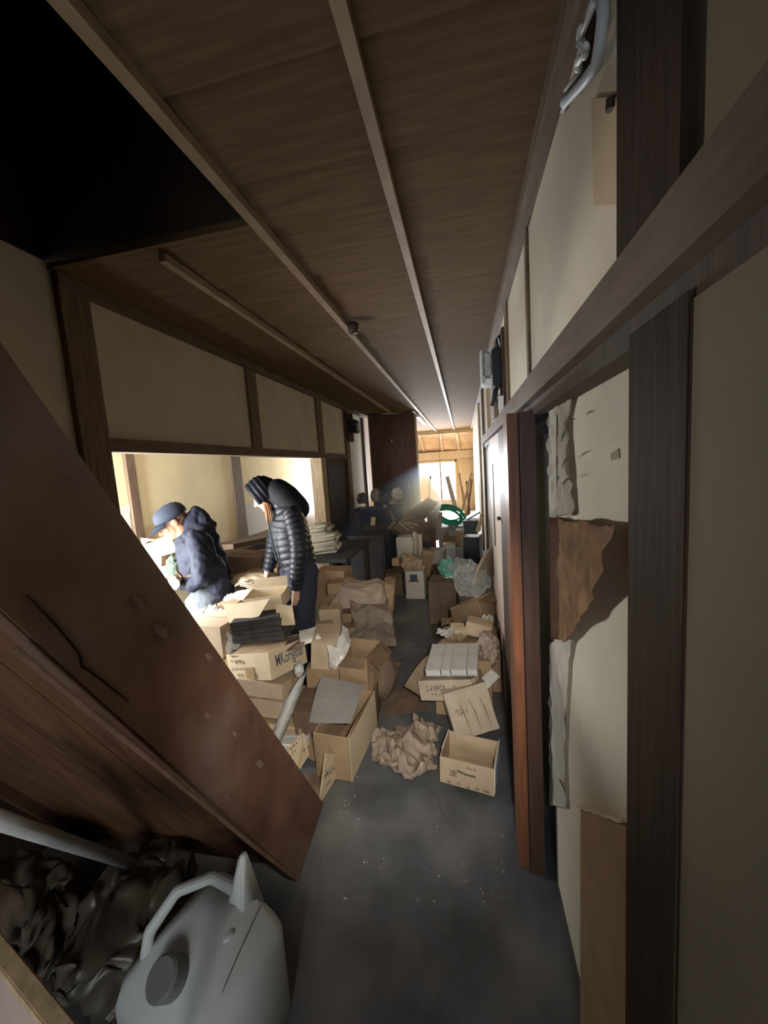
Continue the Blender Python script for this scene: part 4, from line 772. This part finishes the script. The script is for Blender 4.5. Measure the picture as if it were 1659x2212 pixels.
b = empty('lamp_socket', 'small dark bulb socket on the ceiling batten above the alcove', 'lamp', W(763, 708, Z=CE - .05)); MB().tube([(0, 0, .03), (0, 0, .0), (0, -.01, -.035)], [.035, .04, .028], 14).build('socket', wooddk, b, smooth=True); MB().tube([(0.02, .01, .02), (.02, .08, .01)], .006, 6).build('cable', metalg, b)
tag(MB().bb(-.85, -.78, 7.6, 9.2, CE - .09, CE - .03).build('fluorescent_tube_fitting', whitem), 'pale strip lamp fitting under the ceiling beyond the tall cabinet', 'lamp')

cl = empty('folded_carton', 'brown folded carton with torn top leaning on the torn papered sliding panel', 'carton', (.255, .95, 0))
ql = [W(u, v, X=.258 - k) for u, v, k in [(1250, 1960, .014), (1352, 2040, .014), (1352, 1778, 0), (1254, 1744, 0)]]; ql[0].z = ql[1].z = .003; qpanel(cl, ql, cardB, 'panel', .006)
b = MB(); b.tube([ql[3].lerp(ql[2], k / 9) - V(cl.location) + V((-.004, 0, .004 * (k % 2))) for k in range(10)], .004, 6); b.build('torn_rim', cardC, cl)
# ------------------------------------------------------------------ people
def head(b, c, f, up, s=1.0):
    f = f.normalized(); l = up.cross(f).normalized(); up = f.cross(l); M = Matrix((l, f, up)).transposed()
    P = lambda a, d, e: c + (l * a + f * d + up * e) * s
    b.ell(P(0, -.012, .03), .075 * s, .095 * s, .088 * s, M); b.ell(P(0, .035, -.03), .060 * s, .062 * s, .078 * s, M); b.ell(P(0, .045, -.078), .042 * s, .045 * s, .034 * s, M)
    b.capsule(P(0, .094, .012), P(0, .116, -.024), .009 * s, .014 * s); b.capsule(P(-.012, .1, -.03), P(.012, .1, -.03), .010 * s, .010 * s)
    b.capsule(P(-.034, .084, .022), P(.034, .084, .022), .012 * s, .012 * s); b.capsule(P(-.018, .094, -.052), P(.018, .094, -.052), .008 * s, .008 * s); b.capsule(P(-.014, .091, -.064), P(.014, .091, -.064), .008 * s, .008 * s)
    b.ell(P(0, .08, -.09), .022 * s, .02 * s, .02 * s, M)
    for q in (-1, 1):
        b.ell(P(q * .042, .062, -.025), .02 * s, .02 * s, .024 * s, M); b.ell(P(q * .077, -.008, -.008), .012 * s, .022 * s, .032 * s, M)
    return P
def hand(b, w, d, pn, sgn, curl=22, s=1.0, thumb_in=.4):
    """w wrist, d along the hand, pn palm normal, sgn side the thumb leaves on."""
    d = d.normalized(); pn = (pn - d * pn.dot(d)).normalized(); l = d.cross(pn) * sgn
    for k in range(4): b.capsule(w + l * (.024 - .016 * k) * .6 * s, w + d * .085 * s + l * (.030 - .02 * k) * s, .014 * s, .0115 * s, 10)
    for k, L in enumerate((.068, .076, .070, .055)):
        p = w + d * .088 * s + l * (.031 - .0205 * k) * s; a = R(curl * .7); dd = d
        for seg, (fr, r0, r1) in enumerate(((.45, .0092, .0085), (.31, .0085, .0078), (.24, .0078, .0065))):
            dd = (d * math.cos(a) + pn * math.sin(a)).normalized(); q = p + dd * L * fr * s; b.capsule(p, q, r0 * s, r1 * s, 10); p = q; a += R(curl * (1.0 + .12 * k))
    p = w + l * .022 * s + d * .02 * s; t1 = (d * .75 + l * .65 + pn * thumb_in).normalized(); q = p + t1 * .045 * s; b.capsule(p, q, .0135 * s, .0105 * s, 10)
    t2 = (d * .95 + l * .2 + pn * (thumb_in + .15)).normalized(); e = q + t2 * .03 * s; b.capsule(q, e, .0105 * s, .0095 * s, 10); b.capsule(e, e + t2 * .022 * s, .0095 * s, .0075 * s, 10)
def spl(pts, n):
    out = []; m_ = len(pts) - 1
    for i in range(m_ * n + 1):
        k = min(i // n, m_ - 1); t = i / n - k; p = [pts[max(0, min(m_, k + j))] for j in (-1, 0, 1, 2)]
        out.append(tuple(.5 * (2 * p[1][c] + (p[2][c] - p[0][c]) * t + (2 * p[0][c] - 5 * p[1][c] + 4 * p[2][c] - p[3][c]) * t * t + (3 * p[1][c] - p[0][c] - 3 * p[2][c] + p[3][c]) * t ** 3) for c in range(len(p[0]))))
    return out
def quilt(b, pts, lat, period=.045, amp=.009, n=30, nseg=None, seed=0):
    """pts: (point, half width along lat, half depth)."""
    raw = [(p.x, p.y, p.z, a, d) for p, a, d in pts]; L = sum((pts[i + 1][0] - pts[i][0]).length for i in range(len(pts) - 1))
    k = max(6, int(L / period * 8 / (len(pts) - 1))); q = spl(raw, k); rs = []; s = 0; prev = None
    for i, r in enumerate(q):
        p = V(r[:3]); t = (V(q[min(i + 1, len(q) - 1)][:3]) - V(q[max(i - 1, 0)][:3])).normalized()
        if prev: s += (p - prev).length
        prev = p; u = (lat - t * lat.dot(t)).normalized(); w = t.cross(u); ring = []
        for j in range(n):
            an = 2 * math.pi * j / n; ph = s / period + .12 * noise.noise(V((math.cos(an) * 1.3, math.sin(an) * 1.3, s * 5 + seed)))
            e = amp * (abs(math.sin(math.pi * ph)) ** .6) * (.8 + .5 * noise.noise(V((math.cos(an) * 4, math.sin(an) * 4, s * 30 + seed)))) - amp * .5
            ring.append(p + u * math.cos(an) * (r[3] + e) + w * math.sin(an) * (r[4] + e))
        rs.append(ring)
    return b.rings(rs)
navy = mat('navy_jacket', (0.015, 0.018, 0.031), .75, .2, 10, bump=.08); puffer = mat('black_puffer', (0.016, 0.019, 0.027), .48, .2, 14, spec=.38, bump=.05)
capm = mat('cap_cloth', (0.025, 0.031, 0.048), .85, .15, 14); greyt = mat('grey_trousers', (0.085, 0.098, 0.11), .85, .2, 9, bump=.08); navyt = mat('dark_trousers', (0.022, 0.026, 0.045), .8, .2, 9)
bootm = mat('boots', (0.03, 0.027, 0.025), .6, .2, 9); hairm = mat('auburn_hair', (0.28, 0.125, 0.05), .55, .35, 9, (14, 14, 1)); ghair = mat('grey_hair', (0.09, 0.08, 0.07), .8, .2, 20); eyem = mat('eye_dark', (0.02, 0.015, 0.012), .2, .1, 5)
Z = V((0, 0, 1))

# --- older man in a cap, bending over the torch
mc = W(440, 1210, Y=2.62); ms = V((.61, -.79, 0)).normalized(); mf = V((-.79, -.61, 0))
def PM(u, v, off=0.0):
    r = ray(u, v); c = mc + ms * off; return CAM + r * ((c - CAM).dot(ms) / r.dot(ms))
man = empty('person', 'person in a dark cap and navy hooded jacket bending over a bright torch', 'person', V((mc.x, mc.y, 0)))
def MO(p): return p
def add(o, root): o.parent = root; o.matrix_parent_inverse = Matrix.Translation(-V(root.location)); return o
b = MB(); hf = (mf * .86 - Z * .5).normalized(); hc = PM(375, 1126); hup = (Z * .86 + mf * .5)
hp_ = head(b, hc, hf, hup, 1.06)
b.chain([PM(382, 1132), PM(402, 1158), PM(425, 1172)], [.062, .06, .09]); b.chain([PM(424, 1172), PM(436, 1220), PM(452, 1285)], [.125, .13, .13])
LW, RW = PM(392, 1259, .13), PM(389, 1258, -.10)
b.chain([PM(428, 1170, .17), PM(436, 1243, .23), LW], [.05, .042, .028]); b.chain([PM(422, 1172, -.17), PM(420, 1240, -.22), RW], [.05, .042, .028])
TC = TORCH.copy(); td = TDIR
th_d = (TC + V((-.02, .05, .0)) - LW)
hand(b, LW, th_d, -ms + Z * -.1, -1, 34); hand(b, RW, (TC - td * .06 - RW), ms, 1, 34)
foot = {}
for q in (-1, 1):
    h_ = PM(452, 1296, q * .09); f_ = V((h_.x + mf.x * .02 + ms.x * q * .03, h_.y + mf.y * .02, .07)); k_ = (h_ + f_) / 2 + mf * .09; foot[q] = f_
    b.chain([h_, k_, f_], [.085, .06, .045])
add(remesh(b.build('body', skin), .0055, 3), man); 
for q in (-1, 1): add(MB().ell(hp_(q * .031, .083, .004), .011, .011, .009).build('eye', eyem, smooth=True), man)
b = MB()                                           # jacket
b.chain([PM(410, 1163), PM(421, 1178), PM(438, 1224), PM(452, 1262), PM(464, 1284)], [.09, .140, .160, .165, .15], 20)
b.chain([PM(446, 1158), PM(462, 1205), PM(482, 1258)], [.085, .09, .07], 16); b.chain([PM(430, 1172, .14), PM(470, 1262, .14), PM(484, 1288, .10)], [.085, .10, .08], 14); b.chain([PM(424, 1172, -.14), PM(460, 1262, -.12)], [.085, .11], 14)
b.chain([PM(424, 1166, .165), PM(433, 1206, .225), PM(438, 1248, .235), PM(416, 1262, .20), PM(398, 1262, .15)], [.078, .074, .070, .060, .050], 16)
b.chain([PM(418, 1170, -.165), PM(415, 1240, -.225), PM(392, 1257, -.12)], [.078, .068, .048], 14)
jk = remesh(b.build('jacket', navy), .010, 5)
tx = bpy.data.textures.new('folds', 'CLOUDS'); tx.noise_scale = .085; tx.noise_depth = 2
dm = jk.modifiers.new('d', 'DISPLACE'); dm.texture = tx; dm.strength = .045; dm.mid_level = .5; dm.texture_coords = 'LOCAL'; s2 = jk.modifiers.new('s2', 'SMOOTH'); s2.iterations = 2; add(jk, man)
b = MB(); b.chain([PM(403, 1152), PM(412, 1128), PM(424, 1106)], [.06, .075, .045]); b.chain([PM(424, 1104), PM(440, 1124), PM(459, 1133)], [.042, .062, .035]); b.chain([PM(410, 1158, .05), PM(436, 1150, .06), PM(452, 1145, .03)], [.06, .065, .05]); b.chain([PM(405, 1160, -.05), PM(430, 1150, -.06), PM(424, 1112)], [.055, .06, .045])
hd = remesh(b.build('hood', navy), .009, 3); dm = hd.modifiers.new('d', 'DISPLACE'); dm.texture = tx; dm.strength = .03; dm.texture_coords = 'LOCAL'; add(hd, man)
b = MB(); cl = hup.cross(hf).normalized(); cM = Matrix((cl, hf, hup.normalized())).transposed(); rs = []
for z, k in ((.018, 1.0), (.05, 1.02), (.08, .95), (.105, .76), (.12, .48), (.126, .12)): rs.append([hp_(.088 * k * math.cos(a), -.006 + .112 * k * math.sin(a), z) for a in [2 * math.pi * i / 28 for i in range(28)]])
b.rings(rs); add(b.build('cap', capm, smooth=True), man)
vz = []
for i in range(9):
    a = math.pi * (i / 8); vz.append([hp_(.084 * math.cos(a), .045 + .065 * math.sin(a) + .085 * math.sin(a) * t, .030 - .028 * t + .012 * math.sin(a) * (1 - t)) for t in (0, .35, .7, 1)])
add(MB().sheet(vz, .005).build('cap_visor', capm, smooth=True), man)
b = MB()
for q in (-1, 1):
    h_ = PM(450, 1288, q * .09); f_ = foot[q]; k_ = (h_ + f_) / 2 + mf * .09; b.chain([h_, k_, f_ + Z * .02], [.118, .088, .068])
b.chain([PM(450, 1284, -.08), PM(450, 1284, .08)], [.13, .13]); b.chain([PM(428, 1300, .05), PM(424, 1330, .05)], [.09, .08])
tr = remesh(b.build('trousers', greyt), .011, 4); dm = tr.modifiers.new('d', 'DISPLACE'); dm.texture = tx; dm.strength = .03; dm.texture_coords = 'LOCAL'; add(tr, man)
for q in (-1, 1): add(remesh(MB().chain([foot[q] - Z * .015 - mf * .03, foot[q] - Z * .03 + mf * .16], [.05, .04]).build('boot', bootm), .008, 2), man)
# torch
tt = empty('flashlight', 'lit white flashlight in the older man\'s hands', 'flashlight', TC, (0, 0, 0)); q_ = td.to_track_quat('Z', 'Y').to_matrix()
b = MB(); b.rings([[q_ @ V((math.cos(a) * r, math.sin(a) * r, z)) for a in [2 * math.pi * i / 24 for i in range(24)]] for z, r in ((-.12, .017), (-.05, .018), (-.03, .036), (-.004, .040), (0, .040))]); b.build('body', whitem, tt, smooth=False)
MB().rings([[q_ @ V((math.cos(a) * .034, math.sin(a) * .034, z)) for a in [2 * math.pi * i / 24 for i in range(24)]] for z in (-.001, .003)]).build('lens', emis('torch_lens', (.95, .98, 1), 30), tt)

# --- woman in a hooded puffer jacket
wcn = W(640, 1180, Y=2.70)
wm = empty('person', 'person in a black quilted hooded jacket with long auburn hair, looking down', 'person', V((wcn.x, wcn.y, 0)))
wf = V((-.66, -.75, 0)).normalized(); wl = V((.75, -.66, 0)).normalized()       # facing; near side
def PW(u, v, dy=0.0): return W(u, v, Y=2.70 + dy)
b = MB(); wf0 = V((-.88, -.47, 0)); whf = (wf0 * .84 - Z * .55).normalized(); whu = (Z * .84 + wf0 * .55); whc = PW(574, 1068)
wp = head(b, whc, whf, whu, .95)
b.chain([PW(582, 1072), PW(602, 1096), PW(626, 1118)], [.055, .052, .08]); b.chain([PW(628, 1120), PW(636, 1180), PW(650, 1235)], [.10, .10, .11])
NW, FW_ = PW(639, 1273, -.20), PW(577, 1237, .02)
b.chain([PW(632, 1115, -.17), PW(645, 1190, -.24), NW], [.045, .036, .024]); b.chain([PW(606, 1118, .12), PW(590, 1190, .10), FW_], [.045, .036, .024])
hand(b, NW, V((-.06, .0, -1)), V((-.8, .45, 0)), 1, 24, .95); hand(b, FW_, V((-.35, -.1, -.8)), V((.6, .5, -.2)), -1, 28, .95)
wft = {}
for q, (ku, kv, dy) in ((1, (655, 1345, -.12)), (-1, (626, 1330, .06))):
    h_ = PW(653 if q > 0 else 636, 1238, -.06 * q); k_ = PW(ku, kv, dy); f_ = V((k_.x + (.03 if q > 0 else .05), k_.y + .02, .07)); wft[q] = f_; b.chain([h_, k_, f_], [.08, .055, .04])
add(remesh(b.build('body', skinf), .0055, 3), wm)
for q in (-1, 1): add(MB().ell(wp(q * .031, .083, .004), .011, .011, .009).build('eye', eyem, smooth=True), wm)
b = MB()
quilt(b, [(PW(653, 1240), .135, .115), (PW(642, 1212), .155, .135), (PW(632, 1180), .165, .145), (PW(624, 1145), .175, .140), (PW(622, 1115), .165, .120), (PW(612, 1094), .10, .085), (PW(603, 1082), .075, .07)], wl, .05, .011)
add(b.build('jacket', puffer, smooth=True), wm)
b = MB(); quilt(b, [(PW(628, 1104, -.13), .055, .06), (PW(636, 1122, -.17), .068, .068), (PW(643, 1155, -.22), .064, .064), (PW(646, 1190, -.25), .058, .058), (PW(643, 1230, -.24), .053, .053), (PW(639, 1270, -.21), .044, .044)], wf, .040, .010, 22, seed=4); add(b.build('sleeve', puffer, smooth=True), wm)
b = MB(); quilt(b, [(PW(612, 1106, .11), .055, .06), (PW(601, 1130, .13), .062, .066), (PW(592, 1170, .12), .058, .060), (PW(587, 1200, .08), .054, .054), (PW(578, 1235, .03), .042, .042)], wf, .040, .010, 22, seed=8); add(b.build('sleeve', puffer, smooth=True), wm)
# hood: quilted shell open at the face
wl0 = whu.cross(whf).normalized(); rs = []
for i in range(34):
    s = i / 33; row = []
    for j in range(29):
        a = math.pi * (-.10 + 1.20 * j / 28)          # over the top from ear to ear
        fwd = .088 - .21 * s; rr = (.128 + .012 * math.sin(s * 3.1)) * math.sqrt(max(.02, 1 - max(0, (s - .42) / .60) ** 2)); e = .008 * abs(math.sin(math.pi * s * 5.5)) ** .6
        row.append(wp((rr + e) * .86 * math.cos(a), fwd, -.0 + (rr + e) * 1.02 * math.sin(a) + .012))
    rs.append(row)
b = MB(); b.sheet(rs, -.010)
add(b.build('hood', puffer, smooth=True), wm)
b = MB(); b.chain([PW(600, 1062), PW(618, 1076), PW(640, 1098)], [.10, .105, .10], 18); b.chain([PW(592, 1088, .03), PW(606, 1096)], [.05, .08]); add(remesh(b.build('hood_back', mat('black_matte', (0.009, 0.010, 0.013), .75, .2, 14)), .009, 4), wm)
b = MB(); rr = random.Random(7)
for k in range(16):
    t = k / 15; o_ = V((rr.uniform(-.012, .012), rr.uniform(-.012, .012), 0)); p0 = wp(-.05 + .112 * t, .06 + rr.uniform(-.012, .012), .03) if t > .3 else wp(-.05, .06, .03)
    b.tube([p0, PW(574 + 8 * t, 1090, -.07) + o_, PW(577 + 10 * t, 1108, -.10) + o_, PW(578 + 10 * t, 1126, -.12) + o_], [.007, .009, .008, .003], 7)
add(b.build('hair', hairm, smooth=True), wm)
b = MB(); b.tube([PW(578, 1112, -.16), PW(581, 1140, -.17), PW(590, 1180, -.16), PW(606, 1228, -.13)], .005, 6); add(b.build('zipper', metald, smooth=True), wm)
b = MB()
for q, (ku, kv, dy) in ((1, (655, 1345, -.12)), (-1, (626, 1330, .06))):
    h_ = PW(655 if q > 0 else 636, 1236, -.06 * q); b.chain([h_, PW(ku, kv, dy), wft[q] + Z * .03], [.115, .085, .07], 16)
b.chain([PW(652, 1236, -.06), PW(640, 1236, .06)], [.12, .12], 16)
tr = remesh(b.build('trousers', navyt), .010, 4); dm = tr.modifiers.new('d', 'DISPLACE'); dm.texture = tx; dm.strength = .02; dm.texture_coords = 'LOCAL'; add(tr, wm)
for q in (-1, 1): add(remesh(MB().chain([wft[q] - Z * .015, wft[q] - Z * .03 + wf * .15], [.045, .036]).build('boot', bootm), .008, 2), wm)
for o in list(C.objects):
    if o.type == 'MESH' and any(md.type == 'REMESH' for md in o.modifiers): bake(o)

# ------------------------------------------------------------------ dusty light shaft beside the tall cabinet
hm = bpy.data.materials.new('dusty_air'); hm.use_nodes = True; nt = hm.node_tree; nt.nodes.remove(nt.nodes['Principled BSDF'])
vs = nt.nodes.new('ShaderNodeVolumeScatter'); vs.inputs['Color'].default_value = (.45, .64, 1, 1); vs.inputs['Anisotropy'].default_value = .35
nt.links.new(vs.outputs[0], nt.nodes['Material Output'].inputs['Volume'])
ga, gb = W(910, 1006, Y=6.2), W(765, 1090, Y=6.2); gn = V((-(gb - ga).z, 0, (gb - ga).x)).normalized(); gn = gn if gn.z < 0 else -gn
tcn = nt.nodes.new('ShaderNodeTexCoord'); dt = nt.nodes.new('ShaderNodeVectorMath'); dt.operation = 'DOT_PRODUCT'; dt.inputs[1].default_value = gn; nt.links.new(tcn.outputs['Object'], dt.inputs[0])
mr = nt.nodes.new('ShaderNodeMapRange'); mr.inputs[1].default_value = ga.dot(gn) - .02; mr.inputs[2].default_value = ga.dot(gn) + .30; mr.inputs[3].default_value = 0; mr.inputs[4].default_value = 1.1
nt.links.new(dt.outputs['Value'], mr.inputs[0]); nt.links.new(mr.outputs[0], vs.inputs['Density'])
pts = [(910, 995), (765, 1075), (730, 1160), (742, 1285), (905, 1275), (955, 1085)]
hz = MB().rings([[V((max(q.x, -1.78), q.y, q.z)) for q in (W(u, v, Y=y) for u, v in pts)] for y in (4.9, 7.05)]).build('dust_haze', hm)
tag(hz, 'bluish dusty haze in the light shaft before the tall dark cabinet', 'haze', kind='stuff')
